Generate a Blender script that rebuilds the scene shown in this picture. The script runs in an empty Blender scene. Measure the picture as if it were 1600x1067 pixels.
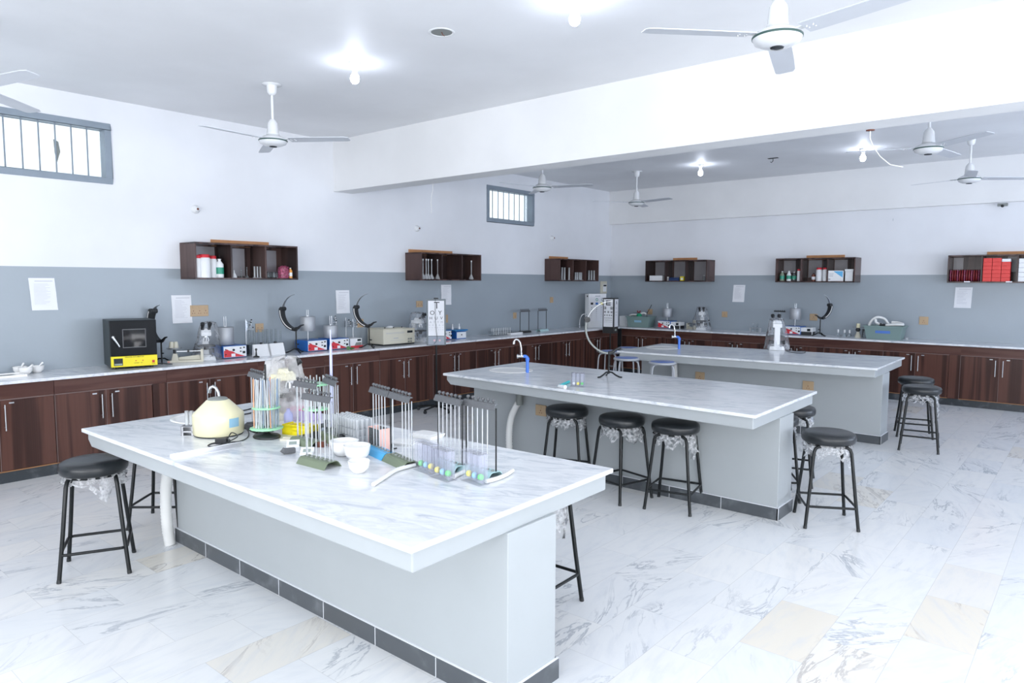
import bpy, math, random
from math import sin, cos, pi, radians as RD
from mathutils import Vector
random.seed(7)
SC = bpy.context.scene
COL = SC.collection
# ------------------------------------------------------------------ camera
F_PX, YAW, PITCH, ROLL = 1101.257, .6998, -.0847, .0036
CAM = Vector((7.5219, -11.9568, 1.7))
FW = Vector((-sin(YAW)*cos(PITCH), cos(YAW)*cos(PITCH), sin(PITCH)))
_r = Vector((cos(YAW), sin(YAW), 0)); _u = _r.cross(FW)
RR = _r*cos(ROLL)+_u*sin(ROLL); UU = -_r*sin(ROLL)+_u*cos(ROLL)
cam = bpy.data.cameras.new('camera'); camo = bpy.data.objects.new('camera', cam); COL.objects.link(camo)
cam.sensor_width = 36; cam.lens = F_PX/1600*36; cam.clip_end = 200; cam.clip_start = .05
from mathutils import Matrix
M = Matrix((RR, UU, -FW)).transposed().to_4x4(); M.translation = CAM
camo.matrix_world = M
SC.camera = camo
# ------------------------------------------------------------------ light
w = bpy.data.worlds.new('world'); SC.world = w; w.use_nodes = True
bg = w.node_tree.nodes['Background']; bg.inputs[0].default_value = (.86, .93, 1, 1); bg.inputs[1].default_value = 1.6
vs = SC.view_settings; vs.view_transform = 'Standard'; vs.look = 'None'; vs.gamma = 1; vs.use_curve_mapping = False
vs.exposure = 0.09
def area(name, loc, rot, sx, sy, e, col):
    l = bpy.data.lights.new(name, 'AREA'); l.shape = 'RECTANGLE'; l.size = sx; l.size_y = sy; l.energy = e; l.color = col
    o = bpy.data.objects.new(name, l); o.location = loc; o.rotation_euler = rot; COL.objects.link(o); return o
FILL_TINT = (.975, .975, 1)
area('fill_front', (7.2, -16.3, 1.5), (RD(134), 0, 0), 8.5, 2.0, 400, FILL_TINT)       # added upward fill for the ceiling, standing in for unseen front windows
area('fill_right', (12.3, -10.6, 1.5), (RD(126), 0, RD(90)), 9.0, 2.0, 380, FILL_TINT)  # upward fill added to lift the ceiling, in place of unseen right-hand windows
area('fill_right_far', (12.3, -3.4, 1.8), (RD(112), 0, RD(90)), 4.5, 2.0, 290, (.74, .83, 1))  # bluish fill added to raise the far ceiling; no opening in the wall here
CEIL = 3.448
def W(px, py, ax, val):        # a point on the real plane x|y|z = val, measured from the survey of the photograph
    d = FW + RR*((px-800)/F_PX) - UU*((py-533.5)/F_PX)
    i = 'xyz'.index(ax); return CAM + d*((val-CAM[i])/d[i])
def LY(px, x, py=540): return W(px, py, 'x', x).y      # along the left counter
def BX(px, y, py=520): return W(px, py, 'y', y).x      # along the back counter
# ------------------------------------------------------------------ materials
def mat(name, col=(.8, .8, .8), rough=.5, metal=0, spec=.5, emit=None, es=0, alpha=None, bump=0, bscale=60, var=0, vscale=8, coat=0):
    m = bpy.data.materials.new(name); m.use_nodes = True; n = m.node_tree.nodes; l = m.node_tree.links
    b = n['Principled BSDF']; b.inputs['Base Color'].default_value = (*col, 1); b.inputs['Roughness'].default_value = rough
    b.inputs['Metallic'].default_value = metal; b.inputs['Specular IOR Level'].default_value = spec
    b.inputs['Coat Weight'].default_value = coat
    if emit: b.inputs['Emission Color'].default_value = (*emit, 1); b.inputs['Emission Strength'].default_value = es
    tc = n.new('ShaderNodeTexCoord')
    nz = n.new('ShaderNodeTexNoise'); nz.inputs['Scale'].default_value = vscale; nz.inputs['Detail'].default_value = 4
    l.new(tc.outputs['Object'], nz.inputs['Vector'])
    v = var or .04
    mx = n.new('ShaderNodeMix'); mx.data_type = 'RGBA'
    mx.inputs[6].default_value = (*[c*(1-v) for c in col], 1); mx.inputs[7].default_value = (*[min(1, c*(1+v)) for c in col], 1)
    l.new(nz.outputs['Fac'], mx.inputs[0]); l.new(mx.outputs[2], b.inputs['Base Color'])
    if bump:
        n2 = n.new('ShaderNodeTexNoise'); n2.inputs['Scale'].default_value = bscale; l.new(tc.outputs['Object'], n2.inputs['Vector'])
        bp = n.new('ShaderNodeBump'); bp.inputs['Strength'].default_value = bump; bp.inputs['Distance'].default_value = .01
        l.new(n2.outputs['Fac'], bp.inputs['Height']); l.new(bp.outputs['Normal'], b.inputs['Normal'])
    return m
def glass(name, tint=(.93, .96, .97), dens=.12, gl=.25, body=(.8, .88, .92), rough=.05, bump=0, bscale=30):
    m = bpy.data.materials.new(name); m.use_nodes = True; n = m.node_tree.nodes; l = m.node_tree.links
    n.remove(n['Principled BSDF']); out = n['Material Output']
    tr = n.new('ShaderNodeBsdfTransparent'); tr.inputs[0].default_value = (*tint, 1)
    gs = n.new('ShaderNodeBsdfGlossy'); gs.inputs['Roughness'].default_value = rough
    df = n.new('ShaderNodeBsdfDiffuse'); df.inputs[0].default_value = (*body, 1)
    lw = n.new('ShaderNodeLayerWeight'); lw.inputs[0].default_value = gl
    m1 = n.new('ShaderNodeMixShader'); m2 = n.new('ShaderNodeMixShader'); m1.inputs[0].default_value = dens
    tl = n.new('ShaderNodeBsdfTranslucent'); tl.inputs[0].default_value = (*body, 1); m3 = n.new('ShaderNodeMixShader'); m3.inputs[0].default_value = .45
    l.new(df.outputs[0], m3.inputs[1]); l.new(tl.outputs[0], m3.inputs[2])
    l.new(tr.outputs[0], m1.inputs[1]); l.new(m3.outputs[0], m1.inputs[2])
    l.new(lw.outputs['Fresnel'], m2.inputs[0]); l.new(m1.outputs[0], m2.inputs[1]); l.new(gs.outputs[0], m2.inputs[2])
    tc = n.new('ShaderNodeTexCoord'); nz = n.new('ShaderNodeTexNoise'); nz.inputs['Scale'].default_value = bscale; nz.inputs['Detail'].default_value = 5
    l.new(tc.outputs['Object'], nz.inputs['Vector'])
    if bump:
        mr = n.new('ShaderNodeMapRange'); mr.inputs[1].default_value = .35; mr.inputs[2].default_value = .7; mr.inputs[3].default_value = dens*.3; mr.inputs[4].default_value = min(1, dens*2.2)
        l.new(nz.outputs['Fac'], mr.inputs[0]); l.new(mr.outputs[0], m1.inputs[0])
        bp = n.new('ShaderNodeBump'); bp.inputs['Strength'].default_value = bump; l.new(nz.outputs['Fac'], bp.inputs['Height'])
        l.new(bp.outputs['Normal'], gs.inputs['Normal']); l.new(bp.outputs['Normal'], df.inputs['Normal']); l.new(bp.outputs['Normal'], lw.inputs['Normal'])
    l.new(m2.outputs[0], out.inputs[0]); return m
def N(nt, t, **k):
    nd = nt.nodes.new('ShaderNode'+t)
    for a, b in k.items():
        if a.startswith('i'): nd.inputs[int(a[1:])].default_value = b
        else: setattr(nd, a, b)
    return nd
def math_(nt, op, a, b=None, c=None):
    nd = nt.nodes.new('ShaderNodeMath'); nd.operation = op
    for i, v in enumerate((a, b, c)):
        if v is None: continue
        if isinstance(v, (int, float)): nd.inputs[i].default_value = v
        else: nt.links.new(v, nd.inputs[i])
    return nd.outputs[0]
def mixc(nt, f, a, b):
    nd = nt.nodes.new('ShaderNodeMix'); nd.data_type = 'RGBA'
    for s, v in ((0, f), (6, a), (7, b)):
        if isinstance(v, (int, float)): nd.inputs[s].default_value = v
        elif isinstance(v, tuple): nd.inputs[s].default_value = (*v, 1)
        else: nt.links.new(v, nd.inputs[s])
    return nd.outputs[2]
def ramp(nt, fac, stops, ease=True):
    nd = nt.nodes.new('ShaderNodeMapRange'); nd.interpolation_type = 'SMOOTHSTEP' if ease else 'LINEAR'
    nt.links.new(fac, nd.inputs[0])
    for i, v in enumerate(stops): nd.inputs[1+i].default_value = v
    return nd.outputs[0]
def floor_mat():
    m = bpy.data.materials.new('marble_floor_tiles'); m.use_nodes = True; nt = m.node_tree; L = nt.links; b = nt.nodes['Principled BSDF']
    g = N(nt, 'NewGeometry'); sp = N(nt, 'SeparateXYZ'); L.new(g.outputs['Position'], sp.inputs[0])
    X, Y = sp.outputs[0], sp.outputs[1]
    u = math_(nt, 'DIVIDE', math_(nt, 'SUBTRACT', X, 6.28), .2905); cu = math_(nt, 'FLOOR', u)
    wn = math_(nt, 'MULTIPLY', math_(nt, 'MODULO', math_(nt, 'ADD', cu, 100.0), 2.0), .5)
    v = math_(nt, 'ADD', math_(nt, 'DIVIDE', math_(nt, 'ADD', Y, 8.22), .5776), wn); cv = math_(nt, 'FLOOR', v)
    cb = N(nt, 'CombineXYZ'); L.new(cu, cb.inputs[0]); L.new(cv, cb.inputs[1])
    w2 = N(nt, 'TexWhiteNoise', noise_dimensions='2D'); L.new(cb.outputs[0], w2.inputs['Vector'])
    rc = N(nt, 'SeparateColor'); L.new(w2.outputs['Color'], rc.inputs[0])
    r1, r2, r3 = rc.outputs[0], rc.outputs[1], rc.outputs[2]
    # per-tile shifted and turned coordinates
    vr = N(nt, 'VectorRotate', rotation_type='Z_AXIS'); L.new(g.outputs['Position'], vr.inputs['Vector'])
    L.new(math_(nt, 'MULTIPLY_ADD', r1, 1.3, .9), vr.inputs['Angle'])
    sc = N(nt, 'VectorMath', operation='MULTIPLY'); sc.inputs[1].default_value = (2.2, 9.0, 1); L.new(vr.outputs[0], sc.inputs[0])
    ad = N(nt, 'VectorMath', operation='ADD'); L.new(sc.outputs[0], ad.inputs[0])
    of = N(nt, 'VectorMath', operation='SCALE'); L.new(w2.outputs['Color'], of.inputs[0]); of.inputs['Scale'].default_value = 37
    L.new(of.outputs[0], ad.inputs[1])
    n1 = N(nt, 'TexNoise'); n1.inputs['Scale'].default_value = .9; n1.inputs['Detail'].default_value = 9; n1.inputs['Roughness'].default_value = .62; n1.inputs['Distortion'].default_value = .9
    L.new(ad.outputs[0], n1.inputs['Vector'])
    vein = math_(nt, 'ABSOLUTE', math_(nt, 'SUBTRACT', n1.outputs['Fac'], .5))
    vein = ramp(nt, vein, (0.0, .035, 1, 0))
    n3 = N(nt, 'TexNoise'); n3.inputs['Scale'].default_value = .45; n3.inputs['Detail'].default_value = 3; L.new(ad.outputs[0], n3.inputs['Vector'])
    msk = ramp(nt, math_(nt, 'MULTIPLY_ADD', r2, .16, n3.outputs['Fac']), (.56, .74, 0, 1))
    n4 = N(nt, 'TexNoise'); n4.inputs['Scale'].default_value = 2.0; n4.inputs['Detail'].default_value = 6; n4.inputs['Roughness'].default_value = .6; L.new(ad.outputs[0], n4.inputs['Vector'])
    cloud = ramp(nt, n4.outputs['Fac'], (.42, .75, 0, 1))
    base = mixc(nt, r3, (.80, .82, .84), (.86, .86, .85))
    same = lambda a, b: math_(nt, 'MULTIPLY', math_(nt, 'COMPARE', cu, float(a), .1), math_(nt, 'COMPARE', cv, float(b), .1))
    cream = math_(nt, 'MAXIMUM', math_(nt, 'MAXIMUM', same(0, -1), same(2, 0)), math_(nt, 'MAXIMUM', math_(nt, 'MULTIPLY', same(2, 1), .5), math_(nt, 'MULTIPLY', math_(nt, 'GREATER_THAN', r2, .965), .6)))
    base = mixc(nt, math_(nt, 'MULTIPLY', cream, .7), base, (.80, .73, .60))
    base = mixc(nt, math_(nt, 'MULTIPLY', cloud, .35), base, (.62, .66, .72))
    veinf = math_(nt, 'MULTIPLY', math_(nt, 'MULTIPLY', vein, msk), .62)
    vc = mixc(nt, cream, (.28, .32, .38), (.45, .38, .32))
    base = mixc(nt, veinf, base, vc)
    # joints
    fu = math_(nt, 'ABSOLUTE', math_(nt, 'SUBTRACT', math_(nt, 'FRACT', u), .5)); fv = math_(nt, 'ABSOLUTE', math_(nt, 'SUBTRACT', math_(nt, 'FRACT', v), .5))
    ju = math_(nt, 'GREATER_THAN', fu, .4955); jv = math_(nt, 'GREATER_THAN', fv, .498)
    j = math_(nt, 'MAXIMUM', ju, jv)
    base = mixc(nt, math_(nt, 'MULTIPLY', j, .42), base, (.42, .42, .42))
    L.new(base, b.inputs['Base Color']); b.inputs['Roughness'].default_value = .22; b.inputs['Specular IOR Level'].default_value = .45
    return m
def marble_top():
    m = bpy.data.materials.new('grey_marble_worktop'); m.use_nodes = True; nt = m.node_tree; L = nt.links; b = nt.nodes['Principled BSDF']
    g = N(nt, 'NewGeometry'); vr = N(nt, 'VectorRotate', rotation_type='Z_AXIS'); L.new(g.outputs['Position'], vr.inputs['Vector']); vr.inputs['Angle'].default_value = -.35
    sc = N(nt, 'VectorMath', operation='MULTIPLY'); sc.inputs[1].default_value = (3.5, 11, 11); L.new(vr.outputs[0], sc.inputs[0])
    n1 = N(nt, 'TexNoise'); n1.inputs['Scale'].default_value = 1.6; n1.inputs['Detail'].default_value = 10; n1.inputs['Roughness'].default_value = .68; n1.inputs['Distortion'].default_value = .8
    L.new(sc.outputs[0], n1.inputs['Vector'])
    n2 = N(nt, 'TexNoise'); n2.inputs['Scale'].default_value = .35; n2.inputs['Detail'].default_value = 3; L.new(sc.outputs[0], n2.inputs['Vector'])
    f = ramp(nt, n1.outputs['Fac'], (.40, .72, 0, 1)); f2 = ramp(nt, n2.outputs['Fac'], (.35, .65, .45, 1))
    c = mixc(nt, math_(nt, 'MULTIPLY', f, f2), (.80, .82, .845), (.44, .49, .56))
    L.new(c, b.inputs['Base Color']); b.inputs['Roughness'].default_value = .16
    return m
def wall_mat(name, hi, lo, zline):
    m = bpy.data.materials.new(name); m.use_nodes = True; nt = m.node_tree; L = nt.links; b = nt.nodes['Principled BSDF']
    g = N(nt, 'NewGeometry'); sp = N(nt, 'SeparateXYZ'); L.new(g.outputs['Position'], sp.inputs[0])
    nz = N(nt, 'TexNoise'); nz.inputs['Scale'].default_value = 1.1; nz.inputs['Detail'].default_value = 5; L.new(g.outputs['Position'], nz.inputs['Vector'])
    k = ramp(nt, nz.outputs['Fac'], (.3, .7, .96, 1.03))
    s = math_(nt, 'GREATER_THAN', sp.outputs[2], zline)
    c = mixc(nt, s, lo, hi)
    mu = N(nt, 'VectorMath', operation='SCALE'); L.new(c, mu.inputs[0]); L.new(k, mu.inputs['Scale']); L.new(mu.outputs[0], b.inputs['Base Color'])
    L.new(ramp(nt, s, (0, 1, .3, .55), False), b.inputs['Roughness'])
    n2 = N(nt, 'TexNoise'); n2.inputs['Scale'].default_value = 5; n2.inputs['Detail'].default_value = 6; L.new(g.outputs['Position'], n2.inputs['Vector'])
    bp = N(nt, 'Bump'); bp.inputs['Strength'].default_value = .12; bp.inputs['Distance'].default_value = .02; L.new(n2.outputs['Fac'], bp.inputs['Height']); L.new(bp.outputs[0], b.inputs['Normal'])
    return m
def wood_mat(name, dark, light, rough=.3, sx=11.0, sz=.35):
    m = bpy.data.materials.new(name); m.use_nodes = True; nt = m.node_tree; L = nt.links; b = nt.nodes['Principled BSDF']
    tc = N(nt, 'TexCoord'); oi = N(nt, 'ObjectInfo')
    ad = N(nt, 'VectorMath', operation='ADD'); L.new(tc.outputs['Object'], ad.inputs[0])
    s0 = N(nt, 'VectorMath', operation='SCALE'); s0.inputs[0].default_value = (13, 7, 5); L.new(oi.outputs['Random'], s0.inputs['Scale']); L.new(s0.outputs[0], ad.inputs[1])
    sc = N(nt, 'VectorMath', operation='MULTIPLY'); sc.inputs[1].default_value = (sx, sx*.2, sz); L.new(ad.outputs[0], sc.inputs[0])
    n1 = N(nt, 'TexNoise'); n1.inputs['Scale'].default_value = 1.0; n1.inputs['Detail'].default_value = 2; L.new(sc.outputs[0], n1.inputs['Vector'])
    s2 = N(nt, 'VectorMath', operation='MULTIPLY'); s2.inputs[1].default_value = (8, 8, 3); L.new(sc.outputs[0], s2.inputs[0])
    n2 = N(nt, 'TexNoise'); n2.inputs['Scale'].default_value = 1.0; n2.inputs['Detail'].default_value = 5; L.new(s2.outputs[0], n2.inputs['Vector'])
    f = ramp(nt, n1.outputs['Fac'], (.42, .56, 0, 1)); f2 = math_(nt, 'MULTIPLY_ADD', n2.outputs['Fac'], .5, .0)
    c = mixc(nt, math_(nt, 'ADD', math_(nt, 'MULTIPLY', f, .75), math_(nt, 'SUBTRACT', f2, .12)), dark, light)
    L.new(c, b.inputs['Base Color']); b.inputs['Roughness'].default_value = rough; b.inputs['Specular IOR Level'].default_value = .22
    return m
def stain_mat(nm='dark_skirting_tiles', base=(.075, .085, .095)):   # dark stone skirting with paint smears along its upper edge
    m = bpy.data.materials.new(nm); m.use_nodes = True; nt = m.node_tree; L = nt.links; b = nt.nodes['Principled BSDF']
    g = N(nt, 'NewGeometry'); nz = N(nt, 'TexNoise'); nz.inputs['Scale'].default_value = 9; nz.inputs['Detail'].default_value = 8; L.new(g.outputs['Position'], nz.inputs['Vector'])
    c = mixc(nt, ramp(nt, nz.outputs['Fac'], (.50, .85, 0, .5)), base, (.26, .28, .30))
    L.new(c, b.inputs['Base Color']); b.inputs['Roughness'].default_value = .35; return m
FLOOR = floor_mat(); TOP = marble_top()
WALL = wall_mat('two_tone_wall_paint', (.80, .82, .86), (.335, .385, .43), 1.823)
CEILM = wall_mat('white_ceiling_paint', (.80, .815, .84), (.80, .815, .84), 0)
BEAMM = wall_mat('white_beam_paint', (.81, .82, .83), (.81, .82, .83), 0)
GREYP = mat('pale_grey_wall_paint', (.40, .43, .445), .42, var=.05, vscale=3, bump=.1, bscale=8)
SKIRT = stain_mat(); SKIRTD = stain_mat('dark_plinth_tiles', (.028, .035, .042))
WOOD = wood_mat('dark_walnut_laminate', (.036, .016, .013), (.110, .048, .036), sx=13.0)
WOODP = wood_mat('walnut_fascia', (.075, .030, .024), (.11, .052, .041), sx=1.2, sz=20)
SHELFM = wood_mat('shelf_walnut', (.028, .017, .017), (.10, .06, .055), rough=.2)
LATH = mat('raw_orange_timber', (.50, .24, .10), .6, var=.25, vscale=12)
EDGE = mat('tan_edge_strip', (.36, .17, .07), .5)
SEAM = mat('brown_edge_band', (.18, .12, .11), .5)
CHROME = mat('polished_chrome', (.62, .64, .66), .12, 1)
STEEL = mat('brushed_steel', (.52, .54, .56), .32, 1)
ALU = mat('satin_aluminium', (.47, .49, .52), .55, .6)
BLACKM = mat('black_painted_steel', (.007, .009, .010), .32, spec=.35)
BLACKP = mat('black_plastic', (.018, .02, .022), .45)
VINYL = mat('black_vinyl', (.016, .019, .022), .3, bump=.05, bscale=40, spec=.45)
WHITEP = mat('white_plastic', (.80, .82, .84), .35)
CERAM = mat('white_porcelain', (.90, .90, .89), .2)
CREAM = mat('cream_enamel', (.78, .74, .50), .28, coat=.3)
BEIGE = mat('beige_enamel', (.62, .60, .50), .4)
TAN = mat('tan_socket_plastic', (.50, .36, .22), .45)
WINF = mat('blue_grey_window_paint', (.24, .29, .345), .45, var=.12, vscale=6)
BLUE = mat('blue_enamel', (.02, .13, .45), .3)
RED = mat('red_print', (.62, .03, .045), .4)
PAPER = mat('white_paper', (.82, .84, .88), .7)
INK = mat('black_ink', (.02, .02, .025), .6)
GREYINK = mat('faint_grey_print', (.42, .44, .48), .7)
YELLOW = mat('yellow_plastic', (.85, .72, .015), .35)
GREEN = mat('pale_green_plastic', (.36, .72, .45), .35)
LID = mat('grey_lid', (.22, .24, .23), .4)
LABELB = mat('pale_blue_label', (.28, .50, .66), .4)
CLAMP = mat('dark_grey_casting', (.095, .10, .108), .45, bump=.2, bscale=90)
OLIVE = mat('olive_green_enamel', (.16, .20, .13), .35)
SKYB = mat('sky_blue_enamel', (.08, .42, .75), .35)
AQUA = mat('pale_aqua_enamel', (.45, .66, .68), .3)
PIPEB = mat('blue_pvc_pipe', (.06, .2, .72), .3)
HOSE = mat('white_corrugated_hose', (.78, .79, .78), .4)
LAV = mat('lavender_bottle_plastic', (.45, .47, .75), .25)
PURPLE = mat('lilac_plastic', (.55, .45, .70), .3)
PINK = mat('pink_plastic', (.85, .18, .38), .4)
FANW = mat('white_fan_enamel', (.74, .76, .78), .25)
FANB = mat('pale_grey_fan_blade', (.60, .63, .68), .35)
FANR = mat('dark_green_fan_trim', (.04, .09, .08), .35)
CRATE = mat('grey_green_plastic', (.20, .29, .28), .4)
BLUESEAT = mat('blue_seat_vinyl', (.05, .12, .40), .3)
TEAL = mat('teal_hose_plastic', (.03, .55, .58), .35)
GREENC = mat('green_cloth', (.01, .28, .14), .7)
GREENB = mat('green_ball', (.12, .62, .15), .3); YELB = mat('yellow_ball', (.92, .80, .12), .3); BLUB = mat('pale_blue_ball', (.30, .62, .85), .3)
BROWN = mat('brown_bottle_glass', (.16, .05, .03), .2)
ORANGE = mat('orange_liquid', (.85, .38, .08), .3)
MAROON = mat('maroon_cloth', (.22, .02, .025), .35)
REDBOX = mat('red_carton', (.72, .05, .045), .45)
GREENL = mat('green_label', (.03, .3, .2), .4)
NAVY = mat('navy_cloth', (.02, .05, .15), .7)
HOLE = mat('dark_hollow', (.05, .05, .055), .9)
REDLED = mat('red_indicator', (.5, .02, .02), .3)
FAINT = mat('faint_notice_print', (.60, .62, .67), .7)
SCREEN = mat('dark_display', (.02, .025, .03), .15)
LCD = mat('grey_lcd', (.30, .36, .33), .2)
BULB = mat('lit_bulb', (1, 1, 1), .3, emit=(.80, .86, 1), es=62)
GLASS = glass('thin_clear_glass', dens=.16, gl=.3)
TUBEG = glass('milky_glass_tube', dens=.62, gl=.2, body=(.95, .97, .99))
PANE = glass('frosted_window_pane', dens=.12, gl=.1, body=(.9, .95, .95), rough=.3, bump=.02, bscale=3)
DARKG = glass('smoked_door_glass', tint=(.10, .11, .12), dens=.4, gl=.4, body=(.02, .02, .025))
SPIRO = glass('clear_lilac_plastic', tint=(.995, .995, 1), dens=.13, gl=.04, body=(.84, .87, 1))
WRAP = glass('crumpled_clear_film', tint=(.96, .965, .97), dens=.44, gl=.12, body=(.92, .93, .95), rough=.2, bump=.45, bscale=45)
WRAP2 = glass('clear_dust_cover_film', tint=(.98, .985, .99), dens=.16, gl=.16, body=(.86, .89, .94), rough=.15, bump=.5, bscale=9)
PINKW = glass('pink_film', tint=(.95, .6, .7), dens=.6, gl=.3, body=(.85, .2, .38), rough=.2, bump=.8, bscale=50)
# ------------------------------------------------------------------ mesh builder
class MB:
    def __init__(s): s.v = []; s.f = []; s.s = []
    def add(s, vs, fs, smooth=False):
        o = len(s.v); s.v += [tuple(p) for p in vs]; s.f += [tuple(i+o for i in f) for f in fs]; s.s += [smooth]*len(fs); return s
    def box(s, x0, x1, y0, y1, z0, z1):
        if x0 > x1: x0, x1 = x1, x0
        if y0 > y1: y0, y1 = y1, y0
        if z0 > z1: z0, z1 = z1, z0
        return s.add([(x0, y0, z0), (x1, y0, z0), (x1, y1, z0), (x0, y1, z0), (x0, y0, z1), (x1, y0, z1), (x1, y1, z1), (x0, y1, z1)],
                     [(0, 3, 2, 1), (4, 5, 6, 7), (0, 1, 5, 4), (1, 2, 6, 5), (2, 3, 7, 6), (3, 0, 4, 7)])
    def frus(s, b, t, z0, z1):     # rectangle b=(x0,x1,y0,y1) at z0 to rectangle t at z1
        P = [(b[0], b[2], z0), (b[1], b[2], z0), (b[1], b[3], z0), (b[0], b[3], z0), (t[0], t[2], z1), (t[1], t[2], z1), (t[1], t[3], z1), (t[0], t[3], z1)]
        return s.add(P, [(0, 3, 2, 1), (4, 5, 6, 7), (0, 1, 5, 4), (1, 2, 6, 5), (2, 3, 7, 6), (3, 0, 4, 7)])
    def cyl(s, p0, p1, r0, r1=None, n=14, cap=True):
        r1 = r0 if r1 is None else r1
        a = Vector(p0); b = Vector(p1); d = (b-a).normalized(); u = d.orthogonal().normalized(); w_ = d.cross(u)
        vs = [a+(u*cos(2*pi*i/n)+w_*sin(2*pi*i/n))*r0 for i in range(n)]+[b+(u*cos(2*pi*i/n)+w_*sin(2*pi*i/n))*r1 for i in range(n)]
        s.add(vs, [(i, (i+1) % n, n+(i+1) % n, n+i) for i in range(n)], True)
        if cap:
            s.add([v for v in vs[:n]], [tuple(range(n-1, -1, -1))]); s.add([v for v in vs[n:]], [tuple(range(n))])
        return s
    def lathe(s, prof, c=(0, 0, 0), n=24, sx=1, sy=1, smooth=True, cap=(True, True)):
        vs = []; m = len(prof)
        for i in range(n):
            a = 2*pi*i/n
            for r, z in prof: vs.append((c[0]+r*cos(a)*sx, c[1]+r*sin(a)*sy, c[2]+z))
        fs = []
        for i in range(n):
            j = (i+1) % n
            for k in range(m-1): fs.append((i*m+k, j*m+k, j*m+k+1, i*m+k+1))
        s.add(vs, fs, smooth)
        for k, rev, on in ((0, True, cap[0]), (m-1, False, cap[1])):
            if on and prof[k][0] > 1e-4:
                pts = [(c[0]+prof[k][0]*cos(2*pi*i/n)*sx, c[1]+prof[k][0]*sin(2*pi*i/n)*sy, c[2]+prof[k][1]) for i in range(n)]
                s.add(pts, [tuple(range(n-1, -1, -1)) if rev else tuple(range(n))])
        return s
    def tube(s, pts, r, n=10, rs=None, cap=True, flat=1.0, upv=None):
        P = [Vector(p) for p in pts]; m = len(P); rings = []; prev = None
        for i, p in enumerate(P):
            d = (P[min(i+1, m-1)]-P[max(i-1, 0)]).normalized()
            if prev is None: u = (Vector(upv).cross(d).normalized() if upv else d.orthogonal().normalized())
            else:
                u = (prev - d*prev.dot(d))
                u = u.normalized() if u.length > 1e-6 else d.orthogonal().normalized()
            prev = u; w_ = d.cross(u); rr = rs[i] if rs else r
            rings.append([p+u*(rr*cos(2*pi*k/n))+w_*(rr*flat*sin(2*pi*k/n)) for k in range(n)])
        vs = [q for g in rings for q in g]
        s.add(vs, [(i*n+k, i*n+(k+1) % n, (i+1)*n+(k+1) % n, (i+1)*n+k) for i in range(m-1) for k in range(n)], True)
        if cap: s.add(rings[0], [tuple(range(n-1, -1, -1))]); s.add(rings[-1], [tuple(range(n))])
        return s
    def ball(s, c, r, n=16, m=8, sz=1):
        pr = [(max(r*sin(pi*k/m), 0), -r*sz*cos(pi*k/m)) for k in range(m+1)]; pr[0] = (0, -r*sz); pr[-1] = (0, r*sz)
        return s.lathe(pr, c, n)
    def prism(s, poly, y0, y1):    # polygon in (x,z), extruded along y
        n = len(poly); vs = [(x, y0, z) for x, z in poly]+[(x, y1, z) for x, z in poly]
        return s.add(vs, [tuple(range(n)), tuple(range(2*n-1, n-1, -1))]+[(i, n+i, n+(i+1) % n, (i+1) % n) for i in range(n)])
    def build(s, name, m, parent=None, bevel=0, seg=2):
        me = bpy.data.meshes.new(name); me.from_pydata(s.v, [], s.f); me.polygons.foreach_set('use_smooth', s.s); me.materials.append(m)
        import bmesh
        bm = bmesh.new(); bm.from_mesh(me); bmesh.ops.recalc_face_normals(bm, faces=bm.faces)
        if bevel: bmesh.ops.remove_doubles(bm, verts=bm.verts, dist=1e-6)
        bm.to_mesh(me); bm.free(); me.update()
        o = bpy.data.objects.new(name, me); COL.objects.link(o)
        if parent: o.parent = parent
        if bevel:
            b = o.modifiers.new('bevel', 'BEVEL'); b.width = bevel; b.segments = seg; b.limit_method = 'ANGLE'; b.angle_limit = RD(40)
        return o
def tag(o, label=None, cat=None, group=None, kind=None):
    for k, v in (('label', label), ('category', cat), ('group', group), ('kind', kind)):
        if v: o[k] = v
    return o
def thing(name, label, cat, loc=(0, 0, 0), rz=0, group=None):
    o = bpy.data.objects.new(name, None); COL.objects.link(o); o.location = loc; o.rotation_euler = (0, 0, rz); o.empty_display_size = .05
    return tag(o, label, cat, group)
def solo(name, mb, m, label, cat, loc=(0, 0, 0), rz=0, group=None, bevel=0):
    o = mb.build(name, m, None, bevel); o.location = loc; o.rotation_euler = (0, 0, rz); return tag(o, label, cat, group)
def dup(root, loc, rz=None, label=None, group=None):
    r = root.copy(); COL.objects.link(r); r.location = loc
    if rz is not None: r.rotation_euler = (0, 0, rz)
    if label: r['label'] = label
    if group: r['group'] = group
    for ch in list(root.children):
        c = ch.copy(); COL.objects.link(c); c.parent = r
        for g in list(ch.children):
            d = g.copy(); COL.objects.link(d); d.parent = c
    return r
def struct(name, mb, m, bevel=0): return tag(mb.build(name, m, None, bevel), kind='structure')
def text(name, body, size, m, parent, loc, rot=(RD(90), 0, 0), depth=.0008, sx=1, align='CENTER'):
    cu = bpy.data.curves.new(name, 'FONT'); cu.body = body; cu.size = size; cu.extrude = depth; cu.align_x = align; cu.align_y = 'CENTER'; cu.resolution_u = 3
    t = bpy.data.objects.new(name, cu); COL.objects.link(t); dg = bpy.context.evaluated_depsgraph_get()
    me = bpy.data.meshes.new_from_object(t.evaluated_get(dg)); bpy.data.objects.remove(t)
    me.materials.clear(); me.materials.append(m)
    o = bpy.data.objects.new(name, me); COL.objects.link(o); o.parent = parent; o.location = loc; o.rotation_euler = rot; o.scale = (sx, 1, 1); return o
def strip_lines(mb, x0, x1, ztop, n, pitch, h, y, rnd=.3):
    for i in range(n):
        e = x1-(x1-x0)*random.uniform(0, rnd); z = ztop-i*pitch; mb.box(x0, e, y-.0006, y, z-h, z)
    return mb
H90 = RD(90)
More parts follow.
